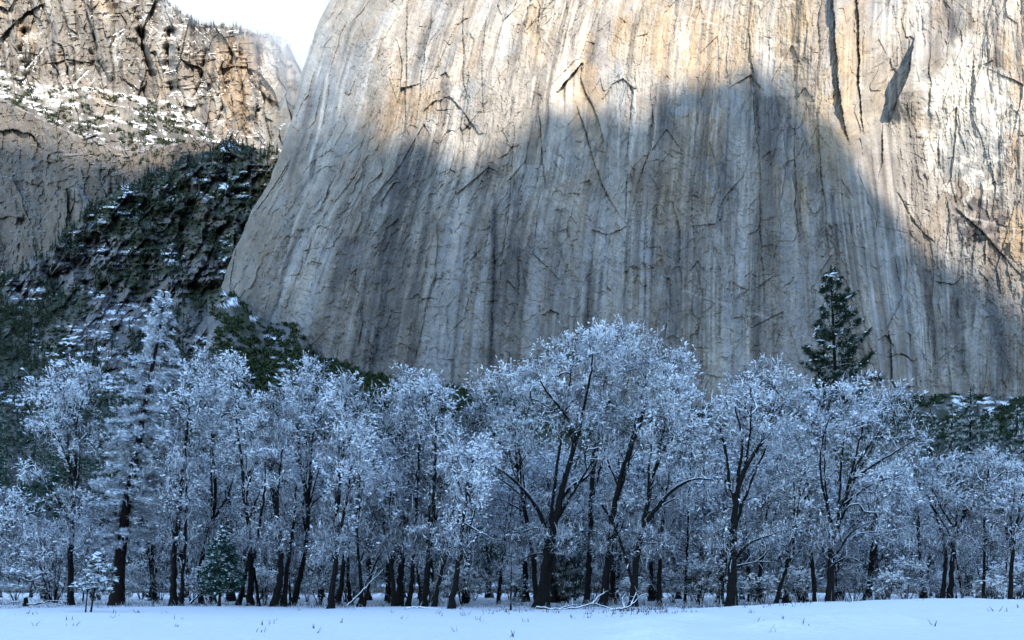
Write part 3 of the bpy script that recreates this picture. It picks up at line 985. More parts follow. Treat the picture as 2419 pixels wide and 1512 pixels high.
def grow_tree(name, base, stems, blobs, n_attr, seed, twig=1.0, snow=1.0, clump=0.070, droop=0.10, tw_len=0.9, sides=9, min_frac=0.16, twig_mat=None):
    """stems: list of (points, r0, r1) in world space; blobs: ellipsoids (centre, radii) the crown grows into"""
    global rng
    rng = np.random.default_rng(seed)
    base = np.asarray(base, float)
    root = bpy.data.objects.new(name, None)
    col.objects.link(root)
    root.location = base
    tb = Buf()
    NP, ND, NPAR, NR = [], [], [], []
    for k, (pts, r0, r1) in enumerate(stems):
        P = resample(pts, 0.45)
        f = np.linspace(0, 1, len(P))
        P[1:-1] += rng.normal(0, 0.035, (len(P) - 2, 3)) * np.array([1, 1, 0.3]) * min(1, 3 * r0 + 0.4)
        r = r0 + (r1 - r0) * f ** 0.9
        if pts[0][2] < base[2] + 0.6:
            r = r * (1 + 0.55 * np.exp(-(P[:, 2] - base[2]) / 0.5))
        tube(tb, P, r, sides if r0 > 0.1 else 6, rough=0.10)
        NP.append(P); ND.append(unit(np.gradient(P, axis=0))); NPAR += [-1] * len(P); NR += list(r)
    NP = np.concatenate(NP); ND = np.concatenate(ND)
    ns = len(NP)
    cap = ns + n_attr * 14
    pos = np.zeros((cap, 3)); dr = np.zeros((cap, 3)); par = np.full(cap, -1); last = np.zeros(cap, bool); frac = np.zeros(cap)
    pos[:ns] = NP; dr[:ns] = ND; frac[:ns] = 0
    nr0 = np.zeros(cap); nr0[:ns] = NR
    # attractors
    vol = np.array([b[1][0] * b[1][2] for b in blobs]); vol /= vol.sum()
    bi = rng.choice(len(blobs), n_attr, p=vol)
    dv = unit(rng.normal(0, 1, (n_attr, 3))) * rng.random((n_attr, 1)) ** 0.42
    cen = np.array([b[0] for b in blobs])[bi]; rad = np.array([b[1] for b in blobs])[bi]
    AT = cen + dv * rad
    AT = AT[AT[:, 2] > base[2] + 0.8]
    d0 = np.min(np.linalg.norm(AT[:, None] - NP[None, ::2], axis=2), axis=1)
    AT = AT[np.argsort(d0)]
    zmin = base[2] + min_frac * (NP[:, 2].max() - base[2])
    n = ns
    paths = []
    ok_sk = (NP[:, 2] > zmin) | (nr0[:ns] < 0.6 * nr0[:ns].max())
    for a in AT:
        dvec = a - pos[:n]
        d = np.linalg.norm(dvec, axis=1)
        cs = np.einsum('ij,ij->i', dvec, dr[:n]) / np.maximum(d, 1e-6)
        cost = d * (1.45 - 0.75 * cs) * (1 + 0.5 * np.clip(-dvec[:, 2] / np.maximum(d, 1e-6), 0, 1))
        cost[:ns] = np.where(ok_sk, cost[:ns], 1e9)
        i = int(np.argmin(cost))
        D = d[i]
        if D < 0.25:
            continue
        m = min(12, max(2, int(D / 0.55) + 1))
        t = np.linspace(0, 1, m + 1)[:, None]
        ctrl = pos[i] + (dr[i] * 0.2 + unit(dvec[i]) * 0.2) * D + np.array([0, 0, 0.10 * D])
        P = (1 - t) ** 2 * pos[i] + 2 * t * (1 - t) * ctrl + t * t * a
        P[1:] += rng.normal(0, 0.05, (m, 3)) * min(1.0, D)
        P[:, 2] -= droop * D * t[:, 0] ** 3
        idx = [i]
        T = unit(np.gradient(P, axis=0))
        for k in range(1, m + 1):
            pos[n] = P[k]; dr[n] = T[k]; par[n] = idx[-1]; frac[n] = k / m
            idx.append(n); n += 1
        paths.append(idx)
    cnt = np.zeros(n)
    for p in paths:
        cnt[p[-1]] += 1
    for k in range(n - 1, ns - 1, -1):
        cnt[par[k]] += cnt[k]
    rad_ = np.minimum(0.019 * np.maximum(cnt, 1) ** 0.48, 0.085)
    for p in paths:
        r = rad_[p].copy()
        r[0] = r[1]
        if p[0] < ns:
            r = np.minimum(r, nr0[p[0]] * 0.8)
        r = np.maximum(r, 0.010)
        tube(tb, pos[p], r, 5 if r[0] > 0.05 else 3, m=1)
    # fine twigs
    sel = np.arange(ns, n)
    thin = rad_[sel] < 0.055
    sel = sel[thin]
    sk = np.where((nr0[:ns] < 0.16) & (NP[:, 2] > zmin))[0]
    k = rng.poisson(2.9 * twig, len(sel))
    src = np.concatenate([np.repeat(sel, k), np.repeat(sk, rng.poisson(1.2 * twig, len(sk)))])
    A = pos[src] + rng.normal(0, 0.12, (len(src), 3))
    dirs = unit(0.7 * dr[src] + 0.85 * unit(rng.normal(0, 1, (len(src), 3))) + np.array([0, 0, 0.18]))
    ln = tw_len * rng.uniform(0.4, 1.25, len(src))
    B = A + dirs * ln[:, None] - np.array([0, 0, 1]) * (droop * ln)[:, None]
    cb = Buf()
    sprays(cb, A, B, rng.uniform(0.013, 0.023, len(A)), 0, bend=0.05)
    k2 = rng.poisson(2.9, len(A))
    s2 = np.repeat(np.arange(len(A)), k2)
    t = rng.uniform(0.2, 1.0, len(s2))[:, None]
    A2 = A[s2] * (1 - t) + B[s2] * t
    d2 = unit(dirs[s2] + 0.95 * unit(rng.normal(0, 1, (len(s2), 3))))
    B2 = A2 + d2 * (tw_len * 0.55 * rng.uniform(0.3, 1.2, len(s2)))[:, None]
    sprays(cb, A2, B2, rng.uniform(0.010, 0.018, len(A2)), 0, bend=-0.05)
    # snow sitting in the spray, most of it high and outside
    ctr = NP.mean(0); top = pos[:n, 2].max(); bot = pos[ns:n, 2].min() if n > ns else 0
    hz = np.clip((B2[:, 2] - bot) / max(top - bot, 0.1), 0, 1)
    nzv = fbm(B2[:, 0] / 1.1 + B2[:, 1] * 0.4, B2[:, 2] / 0.9 + 31 * seed, seed % 50, 3)
    pr = snow * (0.10 + 1.10 * hz ** 1.3) * (0.02 + 1.9 * sst(-0.20, 0.30, nzv))
    kk = rng.random(len(B2)) < pr
    sb = Buf()
    clumps(sb, (0.4 * A2 + 0.6 * B2)[kk], clump * np.clip(np.exp(rng.normal(0.05, 0.5, kk.sum())), 0.4, 1.8), 0, 0.55, d2[kk] * np.array([1, 1, 0.45]))
    tb.build('trunk', [M_BARK, M_LIMB], root, True, base)
    c = cb.build('crown', twig_mat or M_TWIG, root, False, base)
    if kk.sum():
        sb.build('snow_load', M_CLUMP, c, False, base)['kind'] = 'stuff'
    return root


def hero(label, Y, stems, blobs, n, seed, cat='oak tree', name='oak_tree', group='bare snow covered oaks along the meadow edge', **kw):
    r = np.random.default_rng(seed + 500)
    st = []
    x0 = (stems[0][2][0][0] - CX) / F * Y
    base = np.array([x0, Y, float(ground_z(x0, Y)) - 0.05])
    for k, (w0, w1, pts) in enumerate(stems):
        pts = np.array(pts, float)
        seg = np.concatenate([[0], np.cumsum(np.hypot(*np.diff(pts, axis=0).T))]) / F * Y
        if pts[0, 1] > 1395:
            sl_ = r.uniform(-0.12, 0.12); off = 0 if k == 0 else r.uniform(-0.5, 0.5)
        else:
            sl_ = r.uniform(-0.55, 0.55); off = 0
        P = at(pts[:, 0], pts[:, 1], Y + off + sl_ * seg)
        if pts[0, 1] > 1395:
            P[0, 2] = float(ground_z(P[0, 0], P[0, 1])) - 0.15
        st.append((P, 0.86 * w0 / 2 / F * Y, 0.86 * w1 / 2 / F * Y))
    # slimmer side stems that fan up from the main trunk into the crown
    P0 = st[0][0]
    for k in range(3):
        i0 = r.uniform(0.25, 0.6); q = np.array([np.interp(i0 * (len(P0) - 1), np.arange(len(P0)), P0[:, j]) for j in range(3)])
        bx = blobs[int(r.integers(0, len(blobs)))]
        e = at(bx[0], bx[1], Y + r.uniform(-1.2, 1.2))
        if e[2] > q[2] + 1.5:
            m_ = 0.5 * (q + e) + np.array([0.12 * (e[0] - q[0]), 0, 0.12 * (e[2] - q[2])]) * r.uniform(0.2, 1.2)
            st.append((np.array([q, 0.5 * (q + m_) + r.normal(0, 0.12, 3), m_ + r.normal(0, 0.15, 3), e]), 0.30 * st[0][1] + 0.02, 0.022))
    bl = []
    mid = np.array(stems[0][2], float)
    for cy in (1190, 1275):
        if mid[:, 1].min() < cy:
            cx = np.interp(-cy, -mid[:, 1], mid[:, 0])
            bl.append((at(cx + r.uniform(-25, 25), cy, Y + (0.8 if cy < 1200 else -0.5)), np.array([56, 44, 44]) / F * Y))
    for cx, cy, rx, ry in blobs:
        dy = r.uniform(-1.5, 1.5)
        bl.append((at(cx, cy, Y + dy), np.array([rx, rx * 0.8, ry]) / F * Y))
    o = grow_tree(name, base, st, bl, n, seed, **kw)
    return tag(o, label, cat, group)


# ------------------------------------------------------------------ front row of oaks
HEROES = [
    ('slender left edge oak with drooping snowy top and a long bare limb reaching left', 62,
     [(17, 5, [(166, 1424), (168, 1285), (174, 1174), (179, 1091), (177, 1020), (176, 950)]),
      (8, 2, [(179, 1135), (149, 1058), (119, 1003), (84, 995)]), (8, 2, [(163, 1234), (132, 1168), (99, 1130), (39, 1094)]),
      (6, 2, [(171, 1213), (210, 1180), (254, 1180), (290, 1200)]), (5, 2, [(176, 1019), (138, 975), (83, 931)]), (5, 2, [(177, 1019), (190, 953), (221, 900)])],
     [(150, 930, 80, 70), (110, 1000, 50, 55), (210, 890, 45, 50), (190, 1040, 60, 60), (70, 1110, 45, 22), (150, 1210, 70, 60)], 280),
    ('twin stemmed dark oak just right of the leaning snowy conifer', 61,
     [(19, 6, [(409, 1431), (411, 1312), (412, 1280), (425, 1202), (436, 1063), (445, 980)]), (13, 5, [(411, 1305), (409, 1229), (392, 1185), (380, 1120)]),
      (11, 4, [(428, 1431), (436, 1285), (442, 1174), (438, 1060)])],
     [(440, 1000, 60, 80), (400, 1060, 45, 60), (470, 930, 55, 60), (440, 1110, 60, 60), (420, 1180, 60, 70)], 280),
    ('leaning thin oak behind the small green fir', 65,
     [(15, 4, [(475, 1428), (469, 1340), (500, 1235), (511, 1163), (503, 1036), (500, 950)]), (7, 2, [(500, 1235), (540, 1170), (560, 1090)])],
     [(490, 890, 55, 60), (500, 980, 55, 70), (540, 1080, 60, 70), (480, 850, 40, 30)], 250),
    ('tall multi stemmed oak with splayed foot right of the small green fir', 60,
     [(19, 4, [(591, 1434), (594, 1312), (577, 1174), (574, 1119), (563, 1036), (556, 950)]), (9, 3, [(580, 1130), (624, 1069), (640, 1000)]),
      (10, 3, [(600, 1318), (612, 1250), (627, 1157), (625, 1100)]), (13, 9, [(562, 1428), (584, 1340), (590, 1300)]), (9, 6, [(612, 1432), (600, 1340)])],
     [(545, 900, 50, 65), (575, 990, 60, 80), (520, 960, 45, 60), (620, 1030, 50, 60), (640, 1110, 50, 60), (540, 1080, 40, 60)], 300),
    ('pair of forked trunks leaning right under a broad snowy top', 59,
     [(19, 5, [(648, 1430), (667, 1335), (657, 1238), (645, 1179), (640, 1140), (630, 1060)]), (9, 4, [(655, 1213), (656, 1145), (668, 1060)]),
      (15, 5, [(668, 1422), (679, 1335), (694, 1238), (700, 1150)])],
     [(640, 1000, 55, 70), (680, 960, 50, 70), (690, 1070, 60, 70), (640, 1090, 50, 60)], 280),
    ('vase shaped oak fanning into several upright stems left of the bent pair', 62,
     [(17, 6, [(690, 1428), (715, 1340), (725, 1262), (728, 1189), (718, 1145), (706, 1067), (700, 1000)]), (9, 3, [(728, 1185), (737, 1116), (767, 1067), (790, 1010)]),
      (8, 3, [(728, 1185), (732, 1110), (740, 1020)]), (6, 3, [(727, 1190), (712, 1120), (690, 1040)]), (6, 2, [(727, 1200), (770, 1160), (815, 1125)])],
     [(735, 900, 40, 55), (720, 960, 60, 70), (770, 990, 50, 70), (680, 1010, 45, 70), (800, 1090, 50, 50)], 300),
    ('slim black forked trunk standing forward of its neighbours left of centre', 56,
     [(17, 5, [(779, 1437), (791, 1350), (798, 1262), (796, 1203), (808, 1116), (812, 1020)]), (10, 4, [(801, 1262), (816, 1194), (830, 1100)])],
     [(805, 950, 45, 75), (840, 1040, 60, 70), (780, 1060, 45, 60), (815, 900, 28, 40), (850, 1120, 50, 50)], 260),
    ('dark trunk with hidden top close behind the slim forked one', 64,
     [(14, 5, [(798, 1430), (811, 1335), (820, 1252), (830, 1150), (850, 1050)])],
     [(850, 1030, 60, 70), (870, 1110, 55, 60), (870, 970, 40, 50)], 200),
    ('short crooked trunk among broken branches left of centre', 60,
     [(12, 4, [(856, 1434), (852, 1384), (845, 1286), (840, 1213), (850, 1130)]), (9, 3, [(858, 1400), (880, 1340), (905, 1300)]), (5, 2, [(840, 1420), (870, 1360), (910, 1330)])],
     [(860, 1130, 55, 55), (900, 1200, 45, 50), (850, 1050, 50, 50)], 190),
    ('slightly leaning trunk that starts the dense stand at centre left', 60,
     [(15, 4, [(932, 1433), (925, 1335), (913, 1291), (905, 1220), (915, 1120)])],
     [(920, 1090, 55, 60), (940, 1000, 45, 60), (930, 1150, 55, 50), (890, 1160, 45, 50)], 200),
    ('thick upright trunk of the dense stand at centre left', 62,
     [(21, 5, [(942, 1433), (947, 1335), (959, 1238), (964, 1179), (966, 1060), (965, 960)])],
     [(965, 930, 50, 50), (950, 1000, 60, 70), (985, 1080, 60, 70), (955, 880, 30, 20)], 260),
    ('slim trunk with fork low down inside the dense stand at centre left', 61,
     [(14, 4, [(964, 1433), (977, 1335), (981, 1213), (984, 1155), (990, 1050)]), (9, 4, [(995, 1432), (985, 1340), (980, 1290)])],
     [(1000, 950, 50, 65), (1010, 1040, 55, 60), (985, 1110, 55, 55)], 220),
    ('tallest dark trunk of the stand, leaning right near the centre gap', 60,
     [(20, 5, [(1000, 1432), (1013, 1320), (1023, 1213), (1025, 1155), (1030, 1030)]), (6, 2, [(1022, 1220), (1050, 1130), (1060, 1060)])],
     [(1030, 970, 50, 75), (1060, 1060, 55, 60), (1020, 1090, 50, 60), (1000, 920, 40, 40)], 250),
    ('thin trunk slanting right before the centre gap', 59,
     [(13, 5, [(1023, 1434), (1045, 1335), (1077, 1252), (1090, 1180)])],
     [(1080, 1120, 55, 60), (1100, 1180, 45, 45), (1060, 1170, 40, 40)], 170),
    ('foremost dark trunk with a bare low limb reaching right at centre', 54,
     [(18, 6, [(1065, 1440), (1077, 1360), (1091, 1252), (1098, 1190), (1110, 1120)]), (7, 2, [(1091, 1233), (1133, 1257), (1172, 1277)])],
     [(1110, 1110, 60, 55), (1130, 1160, 50, 45), (1080, 1090, 45, 45), (1140, 1080, 45, 40)], 190),
    ('massive oak with broken knob and heavy leaning trunk under the highest crown', 60,
     [(38, 10, [(1278, 1430), (1291, 1339), (1299, 1271), (1322, 1183), (1335, 1126), (1356, 1058)]), (10, 4, [(1356, 1058), (1345, 1000), (1328, 970), (1290, 925), (1276, 900)]),
      (11, 4, [(1356, 1060), (1375, 985), (1396, 881), (1400, 830)]), (15, 5, [(1322, 1183), (1348, 1147), (1385, 1131), (1410, 1090)]),
      (14, 5, [(1296, 1270), (1276, 1214), (1240, 1157), (1190, 1115), (1165, 1100)]), (8, 3, [(1294, 1255), (1260, 1245), (1224, 1261)]),
      (12, 8, [(1300, 1300), (1310, 1310), (1306, 1360)]), (7, 2, [(1290, 1305), (1250, 1310), (1218, 1335)])],
     [(1330, 880, 90, 80), (1400, 830, 80, 55), (1300, 960, 80, 70), (1370, 950, 70, 70), (1260, 900, 50, 40), (1420, 1060, 50, 50), (1360, 800, 50, 30), (1230, 1280, 40, 40)], 420),
    ('spreading oak with slanting limbs and a bright snowy low crown left of the massive oak', 63,
     [(16, 6, [(1268, 1432), (1262, 1330), (1244, 1235), (1234, 1183), (1224, 1110), (1187, 1058), (1150, 1000)]), (7, 2, [(1224, 1115), (1213, 1020), (1190, 960)]),
      (6, 2, [(1232, 1170), (1170, 1120), (1110, 1110)]), (5, 2, [(1240, 1210), (1190, 1180), (1130, 1170)])],
     [(1170, 950, 90, 75), (1115, 1010, 65, 70), (1100, 1110, 55, 45), (1200, 1040, 80, 80), (1215, 900, 60, 40), (1130, 1150, 55, 45)], 380),
    ('straight trunk right of the massive oak, its top lost in the highest crown', 65,
     [(18, 6, [(1386, 1430), (1395, 1245), (1398, 1115), (1403, 1058), (1432, 985), (1450, 880)]), (6, 2, [(1403, 1060), (1450, 1040), (1480, 1100)])],
     [(1440, 820, 80, 55), (1460, 900, 75, 80), (1500, 840, 65, 65), (1430, 980, 60, 60), (1470, 785, 45, 25)], 320),
    ('long right leaning trunk, straight and nearly bare, right of the centre', 61,
     [(24, 6, [(1424, 1425), (1442, 1271), (1452, 1183), (1471, 1105), (1499, 1037), (1528, 949)]), (6, 2, [(1460, 1150), (1430, 1080), (1420, 1020)])],
     [(1530, 890, 65, 80), (1510, 980, 60, 70), (1560, 950, 45, 60), (1470, 1010, 50, 60)], 290),
    ('oak with two big snowy limbs sweeping right above its leaning trunk', 59,
     [(22, 4, [(1494, 1435), (1502, 1323), (1520, 1235), (1530, 1183), (1541, 1131), (1567, 1048), (1614, 1022), (1660, 991)]),
      (14, 4, [(1526, 1232), (1567, 1178), (1608, 1141), (1650, 1128), (1685, 1134)]), (8, 3, [(1530, 1170), (1536, 1058), (1562, 944)]),
      (10, 6, [(1496, 1385), (1486, 1350), (1468, 1287), (1440, 1220), (1421, 1193)])],
     [(1590, 910, 70, 75), (1625, 990, 65, 70), (1560, 1020, 55, 70), (1660, 1060, 50, 60), (1610, 860, 40, 35), (1650, 1150, 55, 50)], 340),
    ('small dark trunk right of the oak with sweeping limbs', 63,
     [(15, 4, [(1556, 1430), (1559, 1308), (1567, 1193), (1580, 1120)]), (5, 2, [(1560, 1300), (1600, 1210), (1620, 1150)])],
     [(1580, 1110, 50, 70), (1610, 1180, 50, 60), (1550, 1190, 45, 50)], 190),
    ('single stout black trunk with snowy limbs low on its right side', 58,
     [(30, 9, [(1727, 1432), (1729, 1340), (1731, 1258), (1743, 1147), (1767, 1091), (1798, 1048)]), (10, 3, [(1743, 1140), (1755, 1036), (1736, 960)]),
      (9, 3, [(1736, 1322), (1767, 1282), (1800, 1270), (1847, 1255)]), (7, 2, [(1738, 1338), (1790, 1325), (1847, 1330)]), (6, 2, [(1746, 1190), (1780, 1171), (1810, 1180)]),
      (8, 3, [(1798, 1050), (1812, 1000), (1840, 960)]), (8, 3, [(1760, 1095), (1772, 1030), (1775, 960)])],
     [(1790, 920, 90, 65), (1740, 970, 70, 65), (1850, 950, 70, 65), (1800, 1020, 90, 50), (1700, 1010, 45, 50), (1820, 1280, 40, 35)], 400),
    ('short dark trunk right behind the stout black one', 66,
     [(13, 4, [(1789, 1428), (1795, 1338), (1800, 1260), (1820, 1180)])],
     [(1820, 1150, 65, 70), (1800, 1210, 55, 60), (1860, 1100, 50, 50)], 200),
    ('slender oak bending right between the stout trunk and the broad oak', 61,
     [(12, 3, [(1829, 1422), (1850, 1360), (1872, 1307), (1885, 1230), (1890, 1160)]), (4, 2, [(1872, 1307), (1920, 1270)])],
     [(1890, 1160, 50, 70), (1920, 1240, 50, 60), (1870, 1090, 50, 50)], 190),
    ('broad oak of many fanning limbs under the widest rounded crown on the right', 60,
     [(24, 7, [(1961, 1420), (1961, 1288), (1989, 1196), (2014, 1122)]), (9, 3, [(2008, 1134), (2075, 1091), (2155, 1042)]), (9, 3, [(2014, 1122), (2050, 1050), (2110, 990)]),
      (8, 3, [(1980, 1220), (1985, 1110), (1995, 1020), (2010, 960)]), (8, 3, [(1970, 1260), (1940, 1150), (1935, 1060), (1960, 980)]),
      (8, 3, [(1995, 1190), (2060, 1140), (2130, 1120)]), (6, 2, [(1962, 1340), (2000, 1310), (2035, 1330)]), (7, 2, [(1964, 1330), (2010, 1250), (2080, 1225)]), (8, 3, [(2000, 1160), (2020, 1080), (2040, 1000)])],
     [(2020, 950, 95, 65), (2100, 970, 80, 60), (1950, 990, 75, 75), (2140, 1030, 55, 50), (2030, 1060, 110, 70), (2090, 1150, 85, 65), (2100, 1240, 70, 50)], 460),
    ('mottled upright trunk close left of the broad oak', 62,
     [(14, 5, [(1927, 1424), (1912, 1258), (1909, 1184), (1900, 1100)]), (5, 2, [(1910, 1200), (1880, 1130), (1860, 1080)])],
     [(1900, 1080, 60, 70), (1880, 1150, 55, 60), (1930, 1030, 50, 50), (1860, 1030, 45, 45)], 240),
    ('right end oak with three rising stems above the snow bank', 66,
     [(16, 5, [(2242, 1424), (2251, 1276), (2285, 1190), (2328, 1147)]), (13, 4, [(2225, 1424), (2235, 1300), (2215, 1230), (2190, 1170)]), (9, 3, [(2250, 1290), (2262, 1200), (2260, 1120)])],
     [(2250, 1110, 80, 50), (2310, 1110, 60, 50), (2200, 1150, 55, 60), (2320, 1190, 65, 60), (2260, 1230, 70, 60)], 360),
    ('thin pale barked trunk standing straight by the right end oak', 64,
     [(9, 4, [(2322, 1420), (2324, 1300), (2326, 1180), (2335, 1110)])],
     [(2340, 1110, 55, 50), (2330, 1190, 55, 70), (2370, 1150, 50, 60)], 220),
    ('outermost right oak cut by the edge of the view', 63,
     [(13, 5, [(2385, 1420), (2390, 1310), (2405, 1210), (2420, 1150)]), (8, 3, [(2388, 1300), (2370, 1220), (2360, 1150)])],
     [(2400, 1130, 60, 55), (2430, 1190, 60, 60), (2370, 1190, 50, 60), (2400, 1270, 60, 50)], 280),
    ('low oak at the far left edge with a dark limb pointing up', 58,
     [(12, 4, [(-30, 1432), (-22, 1330), (5, 1260), (45, 1222), (80, 1210)]), (6, 2, [(-22, 1330), (-30, 1220), (-10, 1150)])],
     [(20, 1210, 55, 50), (-20, 1180, 50, 60), (60, 1260, 50, 45), (10, 1290, 50, 50)], 200),
]
for i, (lab, Y, st, bl, n) in enumerate(HEROES):
    hero(lab, Y, st, bl, int(n * 1.25), 11 + i)
print('oaks', round(time.time() - T0, 1))


# ------------------------------------------------------------------ conifers
def conifer(name, base, spine, prof, n_br, seed, needle, bark=M_BARK_RED, r0=0.3, r1=0.03, tuft=0.34, dens=1.0, droop=0.25, wid=0.035, snow=0.0, upturn=0.1, tufted=False, clear=0.0):
    """spine: trunk points; prof: (height fraction, crown radius in m) pairs"""
    global rng
    rng = np.random.default_rng(seed)
    base = np.asarray(base, float)
    root = bpy.data.objects.new(name, None)
    col.objects.link(root)
    root.location = base
    P = resample(spine, 0.4)
    f = np.linspace(0, 1, len(P))
    tb = Buf()
    tube(tb, P, (r0 + (r1 - r0) * f ** 0.85) * (1 + 0.4 * np.exp(-f * 30)), 9, rough=0.10)
    fr = np.sort(rng.uniform(prof[0][0], 0.985, n_br))
    ang = rng.uniform(0, 2 * math.pi, n_br)
    front = (np.sin(ang) < -0.35) & (fr < 0.86) & (rng.random(n_br) < clear)
    ang = np.where(front, -ang, ang)
    R_ = itp(fr, prof) * rng.uniform(0.55, 1.12, n_br)
    cb, sb = Buf(), Buf()
    As, Bs, Ws, Sn = [], [], [], []
    for k in range(n_br):
        o = np.array([np.interp(fr[k], f, P[:, j]) for j in range(3)])
        d = np.array([math.cos(ang[k]), math.sin(ang[k]), 0])
        t = np.linspace(0, 1, 6)
        Q = o + d * (R_[k] * t)[:, None]
        up_ = 0.55 * sst(0.55, 1.0, fr[k])
        Q[:, 2] += R_[k] * (up_ * t - droop * t ** 1.6 + upturn * t ** 4)
        Q[1:] += rng.normal(0, 0.04, (5, 3)) * R_[k]
        tube(tb, Q, np.linspace(0.012 + 0.012 * R_[k], 0.006, 6), 3, m=1)
        m = max(4, int(R_[k] * 26 * dens))
        tt = rng.uniform(0.12, 1.02, m) ** 0.8
        if tufted:
            cc = rng.uniform(0.35, 1.0, max(2, int(R_[k] * 1.5)))
            tt = cc[rng.integers(0, len(cc), m)] + rng.normal(0, 0.05, m)
        C = np.stack([np.interp(tt, t, Q[:, j]) for j in range(3)], 1)
        dd = unit(d + rng.normal(0, 0.75, (m, 3)) + np.array([0, 0, 0.12]))
        side = 0.22 * R_[k] * (1.1 - tt)[:, None]
        lat = np.array([-d[1], d[0], 0]) * rng.normal(0, 1, (m, 1)) * side
        C = C + lat
        nt_ = 5
        dirs = unit(dd[:, None] + rng.normal(0, 0.6, (m, nt_, 3)))
        ln = tuft * rng.uniform(0.5, 1.15, (m, nt_, 1)) * min(1, 0.35 + R_[k] / 1.6)
        A = np.repeat(C[:, None], nt_, 1)
        As.append(A.reshape(-1, 3)); Bs.append((A + dirs * ln).reshape(-1, 3))
        if snow:
            kk = rng.random(m) < snow
            Sn.append(C[kk] + dd[kk] * tuft * 0.4)
    A = np.concatenate(As); B = np.concatenate(Bs)
    sprays(cb, A, B, wid * rng.uniform(0.7, 1.3, len(A)), 0, taper=0.25)
    tb.build('trunk', [bark, M_LIMB], root, True, base)
    c = cb.build('crown', needle, root, False, base)
    if snow:
        Sn = np.concatenate(Sn)
        clumps(sb, Sn, tuft * 0.42 * rng.uniform(0.6, 1.3, len(Sn)), 0, 0.45)
        sb.build('snow_load', M_CLUMP, c, False, base)['kind'] = 'stuff'
    return root


def px_conifer(name, label, cat, Y, pts, prof, nb, seed, needle, w0, w1, group=None, **kw):
    P = at(np.array(pts)[:, 0], np.array(pts)[:, 1], Y)
    if pts[0][1] > 1395:
        P[0, 2] = float(ground_z(P[0, 0], Y)) - 0.1
    s = Y / F
    o = conifer(name, P[0], P, [(a, b * s) for a, b in prof], nb, seed, needle, r0=w0 / 2 * s, r1=w1 / 2 * s, **kw)
    return tag(o, label, cat, group)


px_conifer('incense_cedar', 'tall snow frosted conifer with a thick leaning trunk, highest tree at the left', 'conifer', 63,
           [(276, 1432), (284, 1312), (301, 1174), (326, 1052), (353, 898), (376, 790), (390, 682)],
           [(0.18, 60), (0.32, 100), (0.50, 104), (0.66, 76), (0.80, 54), (0.92, 28), (1, 5)], 330, 901, M_NEEDLE_WHITE, 30, 3, snow=0.20, tuft=0.36, wid=0.014, dens=1.1, droop=0.42, upturn=0.25, clear=0.62)
px_conifer('pine_tree', 'dark green pine rising alone above the oaks against the granite wall', 'pine tree', 88,
           [(1985, 1420), (1980, 1200), (1975, 1000), (1972, 870), (1966, 740), (1962, 626)],
           [(0.50, 95), (0.62, 88), (0.72, 80), (0.80, 56), (0.88, 40), (0.95, 20), (1, 6)], 138, 902, M_NEEDLE, 20, 3, tuft=0.62, wid=0.036, dens=0.50, droop=0.12, upturn=0.30, tufted=True, snow=0.05)
px_conifer('fir_tree', 'small full green fir dusted with snow under the oaks', 'fir tree', 57,
           [(518, 1432), (520, 1380), (524, 1320), (528, 1240)],
           [(0.22, 46), (0.38, 48), (0.6, 36), (0.8, 20), (1, 4)], 230, 903, M_FIR, 7, 2, tuft=0.26, wid=0.030, dens=2.0, droop=0.3, snow=0.16)
px_conifer('pine_sapling', 'little snow laden pine on thin bare stems out on the meadow', 'sapling', 49,
           [(214, 1444), (222, 1400), (232, 1350), (238, 1308)],
           [(0.36, 40), (0.5, 46), (0.7, 38), (0.88, 22), (1, 6)], 46, 904, M_NEEDLE_SNOWY, 4, 2, tuft=0.30, wid=0.022, dens=1.2, droop=0.25, snow=0.55)
px_conifer('pine_sapling', 'thin stem beside the snow laden pine sapling', 'sapling', 48.6,
           [(202, 1445), (206, 1400), (212, 1362)],
           [(0.75, 22), (0.9, 26), (1, 10)], 12, 905, M_NEEDLE_SNOWY, 3, 2, tuft=0.28, wid=0.022, dens=1.2, snow=0.5)
px_conifer('fir_sapling', 'bare wispy conifer sapling at the front of the centre gap', 'sapling', 54,
           [(1206, 1440), (1207, 1380), (1208, 1300)],
           [(0.08, 30), (0.4, 26), (0.75, 14), (1, 3)], 70, 906, M_TWIG_DIM, 5, 1, tuft=0.20, wid=0.008, dens=0.6, droop=0.2)
for k, (x, yt, yb, Y, lab) in enumerate(((2195, 965, 1420, 118, 'narrow snow dusted conifer just off the right shoulder of the broad oak'), (2290, 915, 1420, 120, 'snow dusted green conifer behind the right end oak, the tallest of its cluster'), (2340, 975, 1420, 112, 'snow dusted green conifer second from the right edge behind the right end oaks'),
                                         (2400, 960, 1420, 118, 'snow dusted green conifer at the right edge behind the oaks'), (2245, 985, 1420, 116, 'slim snow dusted conifer filling the gap right of the broad oak'))):
    px_conifer('conifer_tree', lab, 'conifer', Y, [(x - 4, yb), (x, (yt + yb) / 2), (x + 2, yt)], [(0.15, 62), (0.4, 58), (0.65, 40), (0.85, 20), (1, 4)], 170, 910 + k, M_NEEDLE_SNOWY, 16, 2,
               'green conifers behind the right end', tuft=0.62, wid=0.045, dens=0.55, droop=0.25)
px_conifer('conifer_tree', 'dim green conifer seen between the massive oak and the straight trunk', 'conifer', 74,
           [(1338, 1425), (1340, 1330), (1342, 1215)], [(0.1, 50), (0.4, 46), (0.7, 28), (1, 4)], 120, 921, M_NEEDLE_SNOWY, 10, 2, tuft=0.42, wid=0.035, dens=0.9)
print('conifers', round(time.time() - T0, 1))


# ------------------------------------------------------------------ trees deeper in the grove
def copy_tree(o, parent=None):
    c = o.copy()
    col.objects.link(c)
    if parent is not None:
        c.parent = parent
    for ch in o.children:
        copy_tree(ch, c)
    return c


